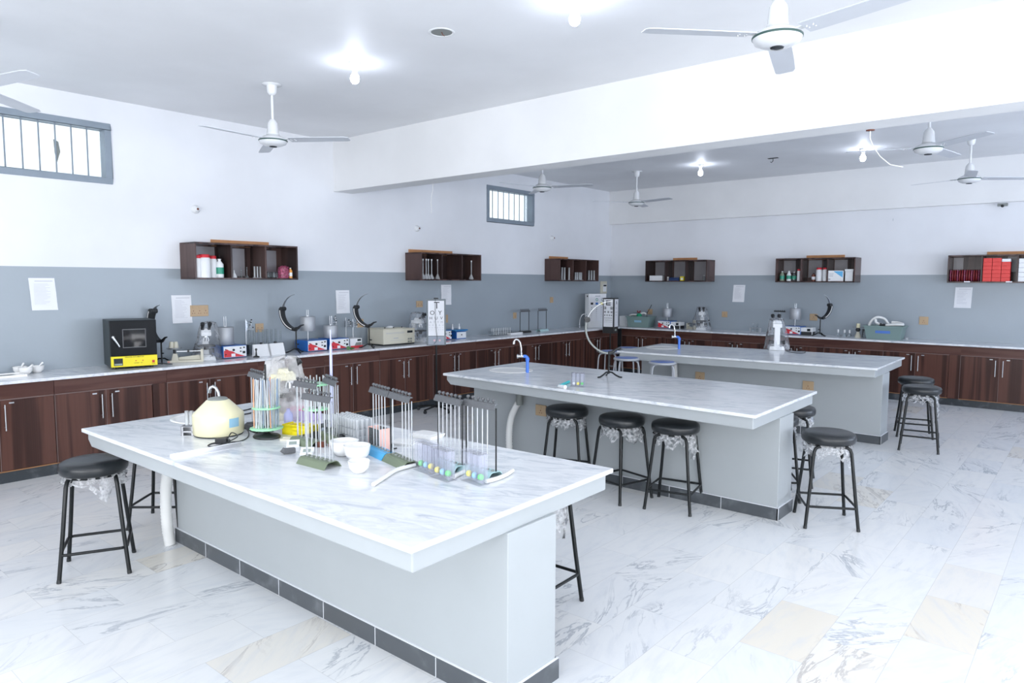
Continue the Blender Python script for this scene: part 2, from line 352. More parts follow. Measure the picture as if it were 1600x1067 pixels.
# ================================================================== SETTING
XR, YF = 12.4, -16.5
b = MB(); b.box(-.2, XR+.2, YF-.2, .2, -.15, 0); struct('floor', b, FLOOR)
b = MB(); b.box(-.2, XR+.2, YF-.2, .2, CEIL, CEIL+.15); struct('ceiling', b, CEILM)
W1 = (-10.31, -9.114, 2.634, 3.214); W2 = (-3.653, -2.458, 2.642, 3.212)
b = MB()
b.box(-.2, 0, YF, .2, 0, W1[2]); b.box(-.2, 0, YF, .2, W1[3], CEIL)
for y0, y1 in ((YF, W1[0]), (W1[1], W2[0]), (W2[1], .2)): b.box(-.2, 0, y0, y1, W1[2], W1[3])
struct('wall_left', b, WALL)
b = MB(); b.box(0, XR, 0, .2, 0, CEIL); struct('wall_back', b, WALL)
b = MB(); b.box(XR, XR+.2, -9.5, .2, 0, CEIL); b.box(XR, XR+.2, YF, -9.5, 0, .5); b.box(XR, XR+.2, YF, -9.5, 3.2, CEIL); struct('wall_right', b, WALL)
b = MB(); b.box(0, 2.6, YF-.2, YF, 0, CEIL); b.box(11.6, XR, YF-.2, YF, 0, CEIL); b.box(2.6, 11.6, YF-.2, YF, 0, .4); b.box(2.6, 11.6, YF-.2, YF, 3.3, CEIL); struct('wall_front', b, WALL)
b = MB(); b.box(0, XR, -6.52, -6.233, 2.82, CEIL); struct('trim_1', b, BEAMM)          # the deep concrete beam
b = MB(); b.box(0, XR, -.088, 0, 2.817, CEIL); struct('trim_2', b, BEAMM)               # shallow ledge above the back wall
for k, (y0, y1, z0, z1) in enumerate((W1, W2)):
    fr = bpy.data.objects.new('window_%d' % (k+1), None); COL.objects.link(fr); fr.location = (0, (y0+y1)/2, z0); fr['kind'] = 'structure'
    h = (y1-y0)/2; H = z1-z0; t = .06
    b = MB(); b.box(-.11, .012, -h, h, 0, t); b.box(-.11, .012, -h, h, H-t, H); b.box(-.11, .012, -h, -h+t, t, H-t); b.box(-.11, .012, h-t, h, t, H-t)
    b.build('window_frame', WINF, fr, .004)
    b = MB(); b.box(-.10, -.095, -h+t, h-t, t, H-t); b.build('window_pane', PANE, fr)
    nb = 7
    for i in range(nb):
        y = -h+t+(2*h-2*t)*(i+1)/(nb+1); b = MB(); b.cyl((-.05, y, t), (-.05, y, H-t), .007, n=8); b.build('window_bar', WINF, fr)
    b = MB(); pts = [(.02, .33), (.09, .31), (.11, .22), (.06, .12), (.03, .2)]
    b.add([(-.0945, .12+p[0]*.6, p[1]+.05) for p in pts], [(0, 1, 2, 3, 4)]); b.build('dirt_patch', LID, fr) if k == 0 else None
b = MB(); b.box(0, .555, -11.55, -.555, 0, .095); struct('baseboard_left', b, SKIRTD)
b = MB(); b.box(0, 8.4, -.555, 0, 0, .095); struct('baseboard_back', b, SKIRTD)
# L-shaped worktop
b = MB(); b.box(0, .62, -11.57, -.63, .838, .864); b.box(0, 8.4, -.63, 0, .838, .864)
solo('worktop', b, TOP, 'continuous grey marble worktop running along the left and back walls', 'worktop', bevel=.003)
# ================================================================== CABINETS
def cabinet(loc, rz, wd, fill, label, corner=False):
    t = thing('base_cabinet', label, 'cabinet', loc, rz, 'walnut base cabinets under the wall worktop')
    h = wd/2
    b = MB(); b.box(-h, h, -.555, -.012, .1, .837); b.build('cabinet_body', WOOD, t)
    b = MB(); b.box(-h, h+fill, -.575, -.556, .712, .836); b.build('fascia_board', WOODP, t)
    for s in (-1, 1):
        x0, x1 = (-h+.004, -.003) if s < 0 else (.003, h-.004)
        b = MB(); b.box(x0, x1, -.576, -.556, .108, .702); d = b.build('door', WOOD, t, .0015, 1)
        b = MB()
        xe = s*.042
        b.cyl((xe, -.603, .45), (xe, -.603, .668), .0055, n=8); b.cyl((xe, -.603, .475), (xe, -.576, .475), .004, n=6); b.cyl((xe, -.603, .643), (xe, -.576, .643), .004, n=6)
        b.build('handle', STEEL, d)
        b = MB(); xk = s*.095; b.box(xk-.018, xk+.018, -.581, -.5765, .672, .683); b.build('lock_plate', STEEL, d)
    b = MB(); b.box(-h-.002, -h+.003, -.578, -.556, .1, .708); b.box(-h, h, -.578, -.556, .703, .711); b.box(-.0025, .0025, -.5775, -.556, .104, .703); b.build('edge_band', SEAM, t)
    b = MB(); b.box(-h, h, -.579, -.556, .098, .106); b.build('bottom_edging', EDGE, t)
    if fill:
        b = MB(); b.box(h+.003, h+fill-.002, -.574, -.02, .1, .710); b.build('filler_panel', WOOD, t)
LU = [(-11.55, -10.71, 0), (-10.70, -9.881, 0), (-9.877, -9.056, .138), (-8.916, -8.062, .11), (-7.95, -7.115, 0), (-7.112, -6.292, 0), (-6.288, -5.452, .083),
      (-5.367, -4.512, 0), (-4.51, -3.66, .13), (-3.53, -2.69, 0), (-2.688, -1.852, .1), (-1.75, -.9, .26)]
LLB = ['left wall walnut cabinet nearest the camera beyond the frame edge', 'walnut cabinet under the left counter, cut off by the photo edge, nearest the black stool',
 'walnut cabinet under the white mortars on the left counter', 'walnut cabinet under the black incubator, behind the near table', 'walnut cabinet under the first microscope and triple beam balance',
 'walnut cabinet under the two white screen boxes, behind the pipette stands', 'walnut cabinet under the paired blue recorder boxes, left of the cream machine', 'walnut cabinet under the cream machine, directly left of the letter chart pole',
 'walnut cabinet just right of the letter chart pole on the left wall', 'left wall walnut cabinet behind the faucet of the middle table', 'left wall walnut cabinet second from the corner, below the clamp stands', 'left wall walnut cabinet nearest the far corner']
for (y0, y1, f), lb in zip(LU, LLB): cabinet((.0, (y0+y1)/2, 0), H90, y1-y0, f, lb)
BU = [(.62, 1.45, .08), (1.53, 2.385, .015), (2.40, 3.24, .12), (3.36, 4.22, .01), (4.23, 5.056, .004), (5.06, 5.893, .136), (6.029, 6.92, .02), (6.94, 7.8, 0)]
BLB = ['back wall walnut cabinet nearest the corner, under the grey green basin', 'back wall walnut cabinet behind the faucet of the far table', 'back wall walnut cabinet left of the wrapped microscope on the far table', 'back wall walnut cabinet right behind the wrapped microscope on the far table',
 'back wall walnut cabinet under the small flasks, behind the far table end', 'back wall walnut cabinet under the basin of white hoses, behind the far stools', 'rightmost visible back wall walnut cabinet, below the shelf of red cartons', 'back wall walnut cabinet beyond the right frame edge']
for (x0, x1, f), lb in zip(BU, BLB): cabinet(((x0+x1)/2, 0, 0), 0, x1-x0, f, lb)
b = MB(); b.box(8.0, 8.4, -.56, 0, .1, .837); solo('end_panel', b, WOOD, 'walnut panel closing the right end of the back counter', 'panel')
# ================================================================== TABLES
def inset(q, d):
    c = [sum(p[i] for p in q)/4 for i in (0, 1)]
    return [(p[0]-math.copysign(d, p[0]-c[0]), p[1]-math.copysign(d, p[1]-c[1])) for p in q]
def table(z, FL, BL, FR, BR, py0, py1, sink, label, sock):
    q = [W(*FL, 'z', z), W(*FR, 'z', z), W(*BR, 'z', z), W(*BL, 'z', z)]; q = [(p.x, p.y) for p in q]
    ox, oy = sum(p[0] for p in q)/4, sum(p[1] for p in q)/4
    t = thing('laboratory_table', label, 'table', (ox, oy, 0)); q = [(x-ox, y-oy) for x, y in q]
    # slab with an oval hole for the basin
    sx, sy = sink[0]-ox, sink[1]-oy; A, B = sink[2], sink[3]
    ang = sorted([2*pi*i/40 for i in range(40)]+[math.atan2(y-sy, x-sx) % (2*pi) for x, y in q])
    def hit(a):
        dx, dy = cos(a), sin(a); best = 9
        for i in range(4):
            (x0, y0), (x1, y1) = q[i], q[(i+1) % 4]; ex, ey = x1-x0, y1-y0; den = dx*ey-dy*ex
            if abs(den) < 1e-9: continue
            tt = ((x0-sx)*ey-(y0-sy)*ex)/den; ss = ((x0-sx)*dy-(y0-sy)*dx)/den
            if tt > 0 and -1e-6 <= ss <= 1+1e-6: best = min(best, tt)
        return (sx+dx*best, sy+dy*best)
    out = [hit(a) for a in ang]
    inn = []
    for a in ang:
        r = 1/math.sqrt((cos(a)/A)**2+(sin(a)/B)**2); inn.append((sx+r*cos(a), sy+r*sin(a)))
    n = len(ang); th = .022
    vs = [(x, y, z) for x, y in out]+[(x, y, z) for x, y in inn]+[(x, y, z-th) for x, y in out]+[(x, y, z-th) for x, y in inn]
    fs = []
    for i in range(n):
        j = (i+1) % n
        fs += [(i, j, n+j, n+i), (2*n+j, 2*n+i, 3*n+i, 3*n+j), (i, 2*n+i, 2*n+j, j), (n+i, n+j, 3*n+j, 3*n+i)]
    MB().add(vs, fs).build('marble_slab', TOP, t, .004)
    a = inset(q, .025); zt = z-th; zb = z-.103; c = [list(p) for p in a]; d = [list(p) for p in a]
    for k in (0, 3): d[k][0] += .05
    vs = [(x, y, zt-.14*0) for x, y in a]+[(x, y, zb+.04) for x, y in a]+[(x, y, zb) for x, y in d]
    fs = [(0, 1, 2, 3), (11, 10, 9, 8)]
    for k in (0, 4):
        for i in range(4): j = (i+1) % 4; fs.append((k+i, k+4+i, k+4+j, k+j))
    # keep the basin clear: the apron is a rim plus underside
    MB().add(vs, fs[1:]).build('concrete_apron', GREYP, t, .006)
    x0, x1 = a[0][0], a[1][0]
    b = MB(); b.box(x0, x1, py0-oy, py1-oy, 0, zb+.002); b.build('pedestal_wall', GREYP, t, .004)
    b = MB(); e = .012; xx0, xx1 = x0-e, x1+e; ya, yb = py0-oy-e, py1-oy+e; L = xx1-xx0; k = int(L/.45)+1
    for i in range(k):
        u0, u1 = xx0+L*i/k+.0015, xx0+L*(i+1)/k-.0015; b.box(u0, u1, ya, ya+e, 0, .088); b.box(u0, u1, yb-e, yb, 0, .088)
    b.box(xx1-e, xx1, ya, yb, 0, .088); b.box(xx0, xx0+e, ya, yb, 0, .088); b.build('dark_skirting', SKIRT, t)
    b = MB()
    for i in range(1, k): u = xx0+L*i/k; b.box(u-.0018, u+.0018, ya-.0008, ya, 0, .088)
    b.box(xx0, xx1, ya+.002, ya+e, .088, .091); b.box(xx1-e, xx1-.002, ya, yb, .088, .091); b.box(xx1-.002, xx1+.0008, ya-.0008, ya+.003, 0, .09); b.build('white_grout', PAPER, t)
    pr = [(1.04, .002), (1.02, .007), (.90, .006), (.84, -.002), (.62, -.014), (.3, -.026), (0, -.028)]
    MB().lathe([(r, zz) for r, zz in pr], (0, 0, 0), 36, A, B).build('basin', CERAM, t).location = (sx, sy, z)
    return t
T1, T2, T3 = .828, .842, .846
t1 = table(T1, (126.8, 669.5), (405, 627), (643, 856), (958.7, 731.6), -9.93, -9.615, (3.18, -9.83, .215, .19), 'nearest laboratory table with grey marble top crowded with glassware', None)
t2 = table(T2, (692, 583), (818.6, 565), (1181, 649), (1276.8, 611), -6.954, -6.673, (3.14, -6.77, .215, .20), 'middle laboratory table with marble top, three stools tucked along its near side', None)
t3 = table(T3, (963.8, 548), (1033.8, 536.5), (1371, 575.4), (1414, 558), -3.848, -3.549, (3.12, -3.68, .21, .20), 'farthest laboratory table with marble top, white microscope standing on it', None)
# ================================================================== SOCKETS, NOTICES, WALL FITTINGS
def socket(x, y, z, rz, w_, h_, gang, label):
    t = thing('wall_socket', label, 'socket', (x, y, z), rz)
    b = MB(); b.box(-w_/2, w_/2, -.012, 0, -h_/2, h_/2); b.build('face_plate', TAN, t, .003)
    for i in range(gang):
        cx = -w_/2+w_*(i+.5)/gang; b = MB()
        b.cyl((cx-.012, -.0135, -h_*.22), (cx-.012, -.011, -h_*.22), .004, n=8); b.cyl((cx+.012, -.0135, -h_*.22), (cx+.012, -.011, -h_*.22), .004, n=8); b.cyl((cx, -.0135, -.0), (cx, -.011, 0), .005, n=8)
        b.build('socket_holes', BROWN, t)
        b = MB(); b.box(cx-.01, cx+.01, -.016, -.012, h_*.18, h_*.38); b.build('switch_rocker', TAN, t)
def sockL(px, py, w_, h_, g, lb): p = W(px, py, 'x', 0); socket(0.0005, p.y, p.z, H90, w_, h_, g, lb)
def sockB(px, py, w_, h_, g, lb): p = W(px, py, 'y', 0); socket(p.x, -.0005, p.z, 0, w_, h_, g, lb)
sockL(311, 485.5, .20, .12, 3, 'wide tan socket plate right of the second notice, above the first microscope')
sockL(405, 512, .10, .10, 2, 'tan socket plate behind the tall glass tubes on the left wall')
sockL(562, 505, .11, .11, 1, 'tan socket plate behind the curved black perimeter near the cream machine')
sockL(655, 475, .12, .09, 2, 'tan socket plate just left of the letter chart on the left wall')
sockL(695.5, 498, .10, .12, 1, 'tan socket plate just right of the letter chart, above the blue bath')
sockL(804, 493, .08, .10, 1, 'tan socket plate left of the empty rack stands near the corner')
sockL(861.5, 468.5, .09, .10, 1, 'tan socket plate below the third wall shelf on the left wall')
sockB(1016, 487, .1, .1, 1, 'tan socket plate above the grey green basin near the corner')
sockB(1132.5, 491, .1, .1, 1, 'tan socket plate on the back wall below the notice')
sockB(1271.5, 495.5, .12, .11, 1, 'tan socket plate between the silver drum and black perimeter on the back wall')
sockB(1443.5, 501, .12, .12, 1, 'tan socket plate right of the basin of white hoses')
p = W(846, 641, 'y', -6.954); socket(p.x, -6.9545, p.z, 0, .12, .1, 1, 'tan socket plate on the middle table wall beside its leftmost stool')
p = W(1094, 588, 'y', -3.848); socket(p.x, -3.8485, p.z, 0, .12, .11, 1, 'left tan socket plate low on the far table wall')
p = W(1263, 603, 'y', -3.848); socket(p.x, -3.8485, p.z, 0, .12, .11, 1, 'right tan socket plate low on the far table wall, beyond the middle table end')
p = W(942, 449, 'x', 0); t = thing('breaker_box', 'small cream breaker box on the left wall above the large white panel', 'switch', (0, p.y, p.z), H90)
b = MB(); b.box(-.10, .10, -.03, 0, -.12, .12); b.build('box', BEIGE, t, .004); b = MB(); b.box(-.04, .07, -.035, -.03, -.08, .06); b.build('cover_flap', WHITEP, t); b = MB(); b.box(-.035, .065, -.04, -.035, .02, .05); b.build('switch', SCREEN, t)
def notice(x, y, z, rz, lb, tilt=0):
    t = thing('notice', lb, 'notice', (x, y, z), rz)
    b = MB(); w_ = .105; h_ = .1485; n = 8
    vs = []; fs = []
    for i in range(n+1):
        v = -h_+2*h_*i/n; yy = -.002-.004*(1-abs(v/h_))**2-.004*(i == 0)
        for u in (-w_, w_): vs.append((u+tilt*v, yy, v))
    fs = [(2*i, 2*i+1, 2*i+3, 2*i+2) for i in range(n)]
    MB().add(vs, fs).build('paper_sheet', PAPER, t)
    b = MB(); b.box(-.06+tilt*.12, .085+tilt*.12, -.009, -.0083, .116, .124); strip_lines(b, -.075, .06, .095, 17, .0115, .0028, -.0085, .5); b.build('printed_text', FAINT, t)
for i, (px, py, lb, tl) in enumerate(((67.5, 459.5, 'leftmost paper notice on the left wall, above the white mortars', -.06), (284, 483, 'paper notice beside the wide tan socket, below the first wall shelf', -.02), (535.5, 471.5, 'paper notice on the left wall above the recorder drums', -.02), (697, 460.5, 'paper notice under the second wall shelf, right of the letter chart', 0))):
    p = W(px, py, 'x', 0); notice(.001, p.y, p.z, H90, lb, tl)
for px, py, lb, tl in ((1154.5, 458.5, 'paper notice on the back wall between the fourth and fifth shelves', .05), (1505, 465, 'paper notice under the shelf of red cartons on the back wall', .03)):
    p = W(px, py, 'y', 0); notice(p.x, -.001, p.z, 0, lb, tl)
def holder(x, y, z, rz, lb):
    t = thing('lamp_holder', lb, 'lamp holder', (x, y, z), rz)
    MB().lathe([(.045, 0), (.045, .012), (.032, .03), (.022, .038), (.022, .06), (.014, .06)], n=20).build('holder_base', WHITEP, t).rotation_euler = (H90, 0, 0)
    MB().lathe([(.013, .061), (.013, .0615)], n=12).build('socket_mouth', BROWN, t).rotation_euler = (H90, 0, 0)
for px, py, lb in ((305, 327, 'empty white lamp holder on the left wall above the first shelf'), (651, 357, 'empty white lamp holder on the left wall above the second shelf'), (862, 372, 'empty white lamp holder on the left wall above the third shelf')):
    p = W(px, py, 'x', 0); holder(0, p.y, p.z, H90, lb)
p = W(1567, 320, 'y', -.09); t = thing('motion_sensor', 'small dark sensor under the ledge at the right of the back wall', 'sensor', (p.x, -.088, p.z)); MB().box(-.06, .06, -.04, 0, -.02, .02).build('sensor_body', LID, t, .006); MB().ball((0, -.04, -.018), .02).build('sensor_lens', BLACKP, t)
p = W(1396, 342, 'y', 0); solo('wall_hook', MB().tube([(0, 0, 0), (0, -.02, 0), (0, -.03, -.015), (0, -.02, -.03)], .004), STEEL, 'tiny metal hook on the white back wall above the fifth shelf', 'hook', (p.x, 0, p.z))
# ================================================================== CEILING: bulbs, fans, holes
def bulb(x, y, lb):
    t = thing('ceiling_bulb', lb, 'light bulb', (x, y, CEIL))
    MB().lathe([(.048, 0), (.048, -.012), (.03, -.035), (.02, -.042), (.02, -.075)], n=24).build('lamp_holder', WHITEP, t)
    MB().lathe([(.014, -.07), (.017, -.082), (.03, -.10), (.036, -.125), (.03, -.15), (.016, -.163), (0, -.167)], n=20).build('glowing_bulb', BULB, t)
for i, (px, py, lb) in enumerate(((554, 98, 'glowing bulb on the near ceiling right of the left fan'), (898, 0, 'glowing bulb cut by the top edge of the photo'), (1095, 257, 'glowing bulb on the far ceiling beyond the beam, the left one'), (1349, 232, 'glowing bulb on the far ceiling beyond the beam, the right one beside the fan blade'))):
    p = W(px, py, 'z', CEIL) if i != 1 else Vector((4.9, -8.25, 0)); bulb(p.x, p.y, lb)
def fan_proto():
    t = thing('ceiling_fan', '', 'ceiling fan', (0, 0, CEIL))
    MB().lathe([(.085, -.002), (.085, -.008), (.045, -.012), (.045, -.02), (.04, -.075), (.022, -.098), (.014, -.10)], n=28, cap=(False, False)).build('ceiling_canopy', FANW, t)
    MB().cyl((0, 0, -.01), (0, 0, -.40), .012, n=14).build('down_rod', FANW, t)
    MB().lathe([(.016, -.305), (.030, -.32), (.045, -.345), (.052, -.43), (.058, -.44), (.03, -.45)], n=28, cap=(False, False)).build('lower_canopy', FANW, t)
    h = MB().lathe([(.03, -.445), (.07, -.452), (.112, -.475), (.122, -.49)], n=40, cap=(False, False)).build('motor_housing', FANW, t)
    MB().lathe([(.122, -.49), (.126, -.492), (.126, -.500), (.122, -.502)], n=40, cap=(False, False)).build('trim_ring', FANR, h)
    MB().lathe([(.122, -.502), (.112, -.522), (.075, -.540), (.035, -.546)], n=40, cap=(False, False)).build('bottom_cover', FANW, h)
    MB().lathe([(.034, -.546), (.032, -.552), (.012, -.555), (0, -.555)], n=24).build('centre_cap', SCREEN, h)
    for k in range(3):
        a = 2*pi*k/3
        b = MB(); z = -.487; t_ = .0025; n = 10; vs = []; 
        prof = [(.15, .055, .055), (.20, .058, .058), (.45, .056, .060), (.66, .052, .058), (.685, .048, .05), (.70, .03, .046)]
        for r, wa, wb in prof:
            tw = .16*(1-r*.35)
            for s_, w2 in ((1, wa), (-1, -wb)):
                for dz in (t_, -t_): vs.append((r, w2, z-w2*tw+dz))
        m = len(prof); fs = []
        for i in range(m-1):
            o, p_ = 4*i, 4*i+4
            fs += [(o, o+2, p_+2, p_), (o+1, p_+1, p_+3, o+3), (o, p_, p_+1, o+1), (o+2, o+3, p_+3, p_+2)]
        fs += [(0, 1, 3, 2), (4*m-4, 4*m-2, 4*m-1, 4*m-3)]
        bl = MB().add(vs, fs).build('blade', FANB, t); bl.rotation_euler = (0, 0, a)
        b = MB(); b.box(.10, .22, -.02, .02, z+.002, z+.006)
        for rr in (.17, .205):
            for ss in (-.012, .012): b.cyl((rr, ss, z-.008), (rr, ss, z), .004, n=6)
        b.build('blade_bracket', FANW, bl)
    return t
for x, y, lb in ((7.1, -8.3, 'glowing bulb above the camera, beyond the frame'), (2.8, -12.9, 'left glowing bulb behind the camera'), (4.95, -12.9, 'middle glowing bulb behind the camera'), (7.1, -12.9, 'right glowing bulb behind the camera'), (7.15, -1.9, 'glowing bulb beyond the right frame edge')): bulb(x, y, lb)
fan = fan_proto()
FANS = [((1.712, -8.40), 36, 'white ceiling fan on the near ceiling left of the glowing bulb'), ((6.154, -8.229), 106, 'white ceiling fan cut by the top right edge of the photo'), ((6.166, -4.31), 80, 'ceiling fan just behind the beam at right, nearer of the two there'),
        ((6.172, -1.798), 40, 'farthest right ceiling fan near the back wall'), ((1.651, -4.369), 20, 'ceiling fan whose rod passes behind the beam, before the small window'), ((1.726, -2.02), 108, 'farthest left ceiling fan near the room corner'), ((1.74, -10.62), 14, 'ceiling fan with one blade tip showing at the top left edge')]
for i, ((x, y), a, lb) in enumerate(FANS):
    if i == 0: fan.location = (x, y, CEIL); fan.rotation_euler = (0, 0, RD(a)); fan['label'] = lb; fan['group'] = 'white three bladed ceiling fans'
    else: dup(fan, (x, y, CEIL), RD(a), lb, 'white three bladed ceiling fans')
p = W(690, 50, 'z', CEIL); t = thing('ceiling_rose', 'round open wiring hole with cracked rim in the near ceiling', 'ceiling hole', (p.x, p.y, CEIL))
MB().lathe([(.095, -.001), (.09, -.006), (.078, -.006), (.074, -.001)], n=24).build('broken_rim', WHITEP, t); MB().lathe([(.075, -.003), (.05, -.002), (0, -.0015)], n=18, cap=(False, False)).build('dark_cavity', LID, t)
MB().tube([(0, 0, -.002), (.01, 0, -.02), (.02, .01, -.03)], .003, 6).build('wire_end', BROWN, t)
p = W(1208, 247, 'z', CEIL); t = thing('ceiling_hook', 'dark fan hook plate on the far ceiling between the two bulbs', 'hook', (p.x, p.y, CEIL))
MB().box(-.07, .07, -.03, .03, -.004, -.0005).build('hook_plate', HOLE, t); MB().tube([(0, 0, 0), (0, 0, -.04), (-.02, 0, -.06), (-.035, 0, -.05)], .005, 8).build('hook', HOLE, t)
p = W(1360, 203, 'z', 2.82); t = thing('hanging_wire', 'thin pink and white wire hanging from the beam toward the right bulb', 'wire', (p.x, p.y, 2.82))
MB().lathe([(.03, 0), (.03, -.006), (.012, -.008)], n=14).build('wire_outlet', BROWN, t); MB().tube([(0, 0, -.005), (.0, 0, -.06), (.02, .02, -.12), (.06, .06, -.19), (.12, .10, -.25), (.2, .14, -.27)], .004, 6).build('wire', HOSE, t)
p = W(663, 285, 'z', 2.82); solo('loose_wire', MB().tube([(0, 0, 0), (.005, 0, -.07), (-.02, 0, -.14), (-.03, 0, -.22), (-.015, 0, -.28), (-.03, 0, -.34)], .0035, 6), HOSE, 'thin white wire dangling from the left end of the beam', 'wire', (p.x, -6.25, 2.82))
# ================================================================== STOOLS
def ragged(seed, r=.15, n=46, m=7, drop=.06, far=.16, a0=0, cover=.85, z0=.572):
    rn = random.Random(seed); L = []; ph = [rn.uniform(0, 6.28) for _ in range(5)]
    vs = []; fs = []
    for i in range(n):
        a = 2*pi*i/n; k = .5+.5*sin(2*a+ph[0])*sin(3*a+ph[1]); ln = drop*(.45+.55*rn.random())+far*max(0, sin(a-a0+ph[2]*.1))**6*rn.uniform(.5, 1)+.02*k
        for j in range(m):
            u = j/(m-1); rr = r+.02*sin(7*a+ph[3]+u*4)*u+rn.uniform(-.012, .014)*(u > 0)+.015*u*(1-u)
            vs.append((rr*cos(a+rn.uniform(-.04, .04)*u), rr*sin(a+rn.uniform(-.04, .04)*u), z0+.012-ln*u))
    for i in range(n):
        i2 = (i+1) % n
        for j in range(m-1):
            if j > 1 and rn.random() < .12: continue
            fs.append((i*m+j, i2*m+j, i2*m+j+1, i*m+j+1))
    return MB().add(vs, fs, True)
def stool(loc, rz, lb, seed=None, far=.16, a0=0, prot=[None]):
    if prot[0] is None:
        t = thing('round_stool', lb, 'stool', loc, rz)
        MB().lathe([(.10, .578), (.160, .580), (.174, .588), (.180, .604), (.180, .628), (.172, .646), (.150, .655), (.08, .659), (0, .660)], n=44).build('padded_seat', VINYL, t)
        MB().lathe([(.10, .566), (.15, .566), (.15, .578)], n=28).build('seat_plate', BLACKM, t)
        for sx in (-1, 1):
            for sy in (-1, 1):
                b = MB(); b.tube([(sx*.06, sy*.115, .568), (sx*.095, sy*.118, .566), (sx*.112, sy*.122, .555), (sx*.122, sy*.127, .53), (sx*.148, sy*.151, .25), (sx*.172, sy*.174, .012)], .0115, 12); lg = b.build('leg', BLACKM, t)
                MB().cyl((sx*.1715, sy*.1735, .018), (sx*.1735, sy*.1755, 0), .0125, n=12).build('foot_cap', BLACKP, lg)
        q = .166; c = .03; pts = []
        for ax, ay, a in ((q-c, q-c, 0), (-q+c, q-c, 90), (-q+c, -q+c, 180), (q-c, -q+c, 270)):
            for k in range(4): pts.append((ax+c*cos(RD(a+30*k)), ay+c*sin(RD(a+30*k)), .155))
        MB().tube(pts+[pts[0]], .0085, 10).build('foot_ring', BLACKM, t)
        prot[0] = t
    else: t = dup(prot[0], loc, rz, lb)
    t['group'] = 'black vinyl stools around the tables'
    return t
ST = [((3.03, -10.43), -25.6, 'black vinyl stool in the left foreground before the near table end', 1, .1), ((2.51, -9.81), 41.5, 'black stool mostly hidden behind the left end of the near table', None, 0),
      ((5.30, -9.11), 2, 'black stool tucked under the right end of the near table, seat hidden', 3, .12), ((4.10, -7.17), 20, 'leftmost of three black stools along the middle table', 4, .03),
      ((4.65, -7.20), -14, 'middle of three black stools along the middle table', 5, .06), ((5.09, -7.15), 10.7, 'rightmost of three black stools along the middle table', 6, .14),
      ((5.53, -5.86), 15, 'black stool with its seat peeking out behind the middle table corner', 7, .02), ((5.56, -6.38), 30, 'black stool wedged against the middle table end, almost hidden behind the front stool', 8, .1),
      ((6.075, -6.76), 29.7, 'black stool standing clear at the right end of the middle table', 9, .12), ((6.13, -3.80), 9, 'front black stool of the pair right of the far table', 10, .3), ((5.95, -3.10), 15, 'rear black stool of the pair right of the far table, half hidden', None, 0)]
SO = []
for (x, y), a, lb, sd, far in ST: SO.append((stool((x, y, 0), RD(a), lb), sd, far, a))
for s_, sd, far, a in SO:
    if sd: ragged(sd, far=far, a0=RD(-60-a), drop=.105 if sd not in (1,) else .06).build('torn_plastic_film', WRAP, s_)
def blue_stool(loc, rz, lb, prot=[None]):
    if prot[0] is None:
        t = thing('metal_stool', lb, 'stool', loc, rz, 'blue topped metal stools by the far table'); h = .80
        MB().lathe([(.145, h-.03), (.153, h-.028), (.156, h-.015), (.153, h-.004), (.14, h)], n=36).build('seat_rim', ALU, t)
        MB().lathe([(.139, h-.002), (.13, h+.004), (0, h+.005)], n=36, cap=(False, False)).build('seat_pad', BLUESEAT, t)
        for k in range(4):
            a = RD(45+90*k); c, s = cos(a), sin(a)
            MB().tube([(c*.09, s*.09, h-.03), (c*.13, s*.13, h-.032), (c*.158, s*.158, h-.055), (c*.168, s*.168, h-.10), (c*.19, s*.19, .35), (c*.21, s*.21, 0)], .010, 10).build('leg', ALU, t)
        pts = [(cos(RD(k*20))*.185, sin(RD(k*20))*.185, .30) for k in range(19)]; MB().tube(pts, .007, 8).build('foot_ring', ALU, t)
        prot[0] = t; return t
    return dup(prot[0], loc, rz, lb)
blue_stool((2.58, -4.08, 0), .2, 'blue topped metal stool behind the perimeter stand, left of the far table')
blue_stool((3.17, -4.66, 0), .8, 'middle blue topped metal stool at the far table corner')
blue_stool((3.70, -4.76, 0), .55, 'blue topped metal stool nearest the socket on the far table wall')
blue_stool((2.52, -3.50, 0), .5, 'blue topped metal stool hidden behind the far table corner')
# ================================================================== WALL SHELVES
SHF = mat('grey_protective_film', (.30, .29, .31), .3, var=.25, vscale=5)
def shelf(loc, rz, lb, rail=(.3, .92), films=()):
    t = thing('wall_shelf', lb, 'shelf', loc, rz, 'open walnut wall shelves')    # origin: left end, wall side, underside
    Wd, D, H, k = 1.21, .33, .385, .018
    b = MB(); b.box(0, Wd, -D, -.001, 0, k); b.build('bottom_board', SHELFM, t, .001, 1)
    b = MB(); b.box(0, Wd, -D, -.001, H-k, H); b.build('top_board', SHELFM, t, .001, 1)
    for x in (0, Wd-k): b = MB(); b.box(x, x+k, -D, -.001, k, H-k); b.build('end_board', SHELFM, t, .001, 1)
    for x in (Wd/3, 2*Wd/3): b = MB(); b.box(x-k/2, x+k/2, -D+.004, -.012, k, H-k); b.build('divider', SHELFM, t, .001, 1)
    b = MB(); b.box(k, Wd-k, -.012, -.002, k, H-k); b.build('back_board', SHELFM, t)
    for a0_, a1_, z0_, z1_ in films: MB().box(a0_*Wd, a1_*Wd, -.0135, -.0125, z0_*H, z1_*H).build('protective_film', SHF, t)
    b = MB(); b.box(rail[0]*Wd, rail[1]*Wd, -.022, -.001, H-.02, H+.05); b.build('hanging_batten', LATH, t)
    return t
SZ = 1.712
shelf((0, -8.482, SZ), H90, 'wall shelf holding red capped white jars, above the first microscope', (.28, .85), ((.05, .31, .45, .92), (.37, .60, .1, .9), (.70, .93, .1, .88)))
shelf((0, -5.345, SZ), H90, 'wall shelf holding long necked flasks, above the letter chart', (.05, .75), ((.03, .22, .3, .93), (.36, .55, .08, .92), (.69, .85, .1, .9)))
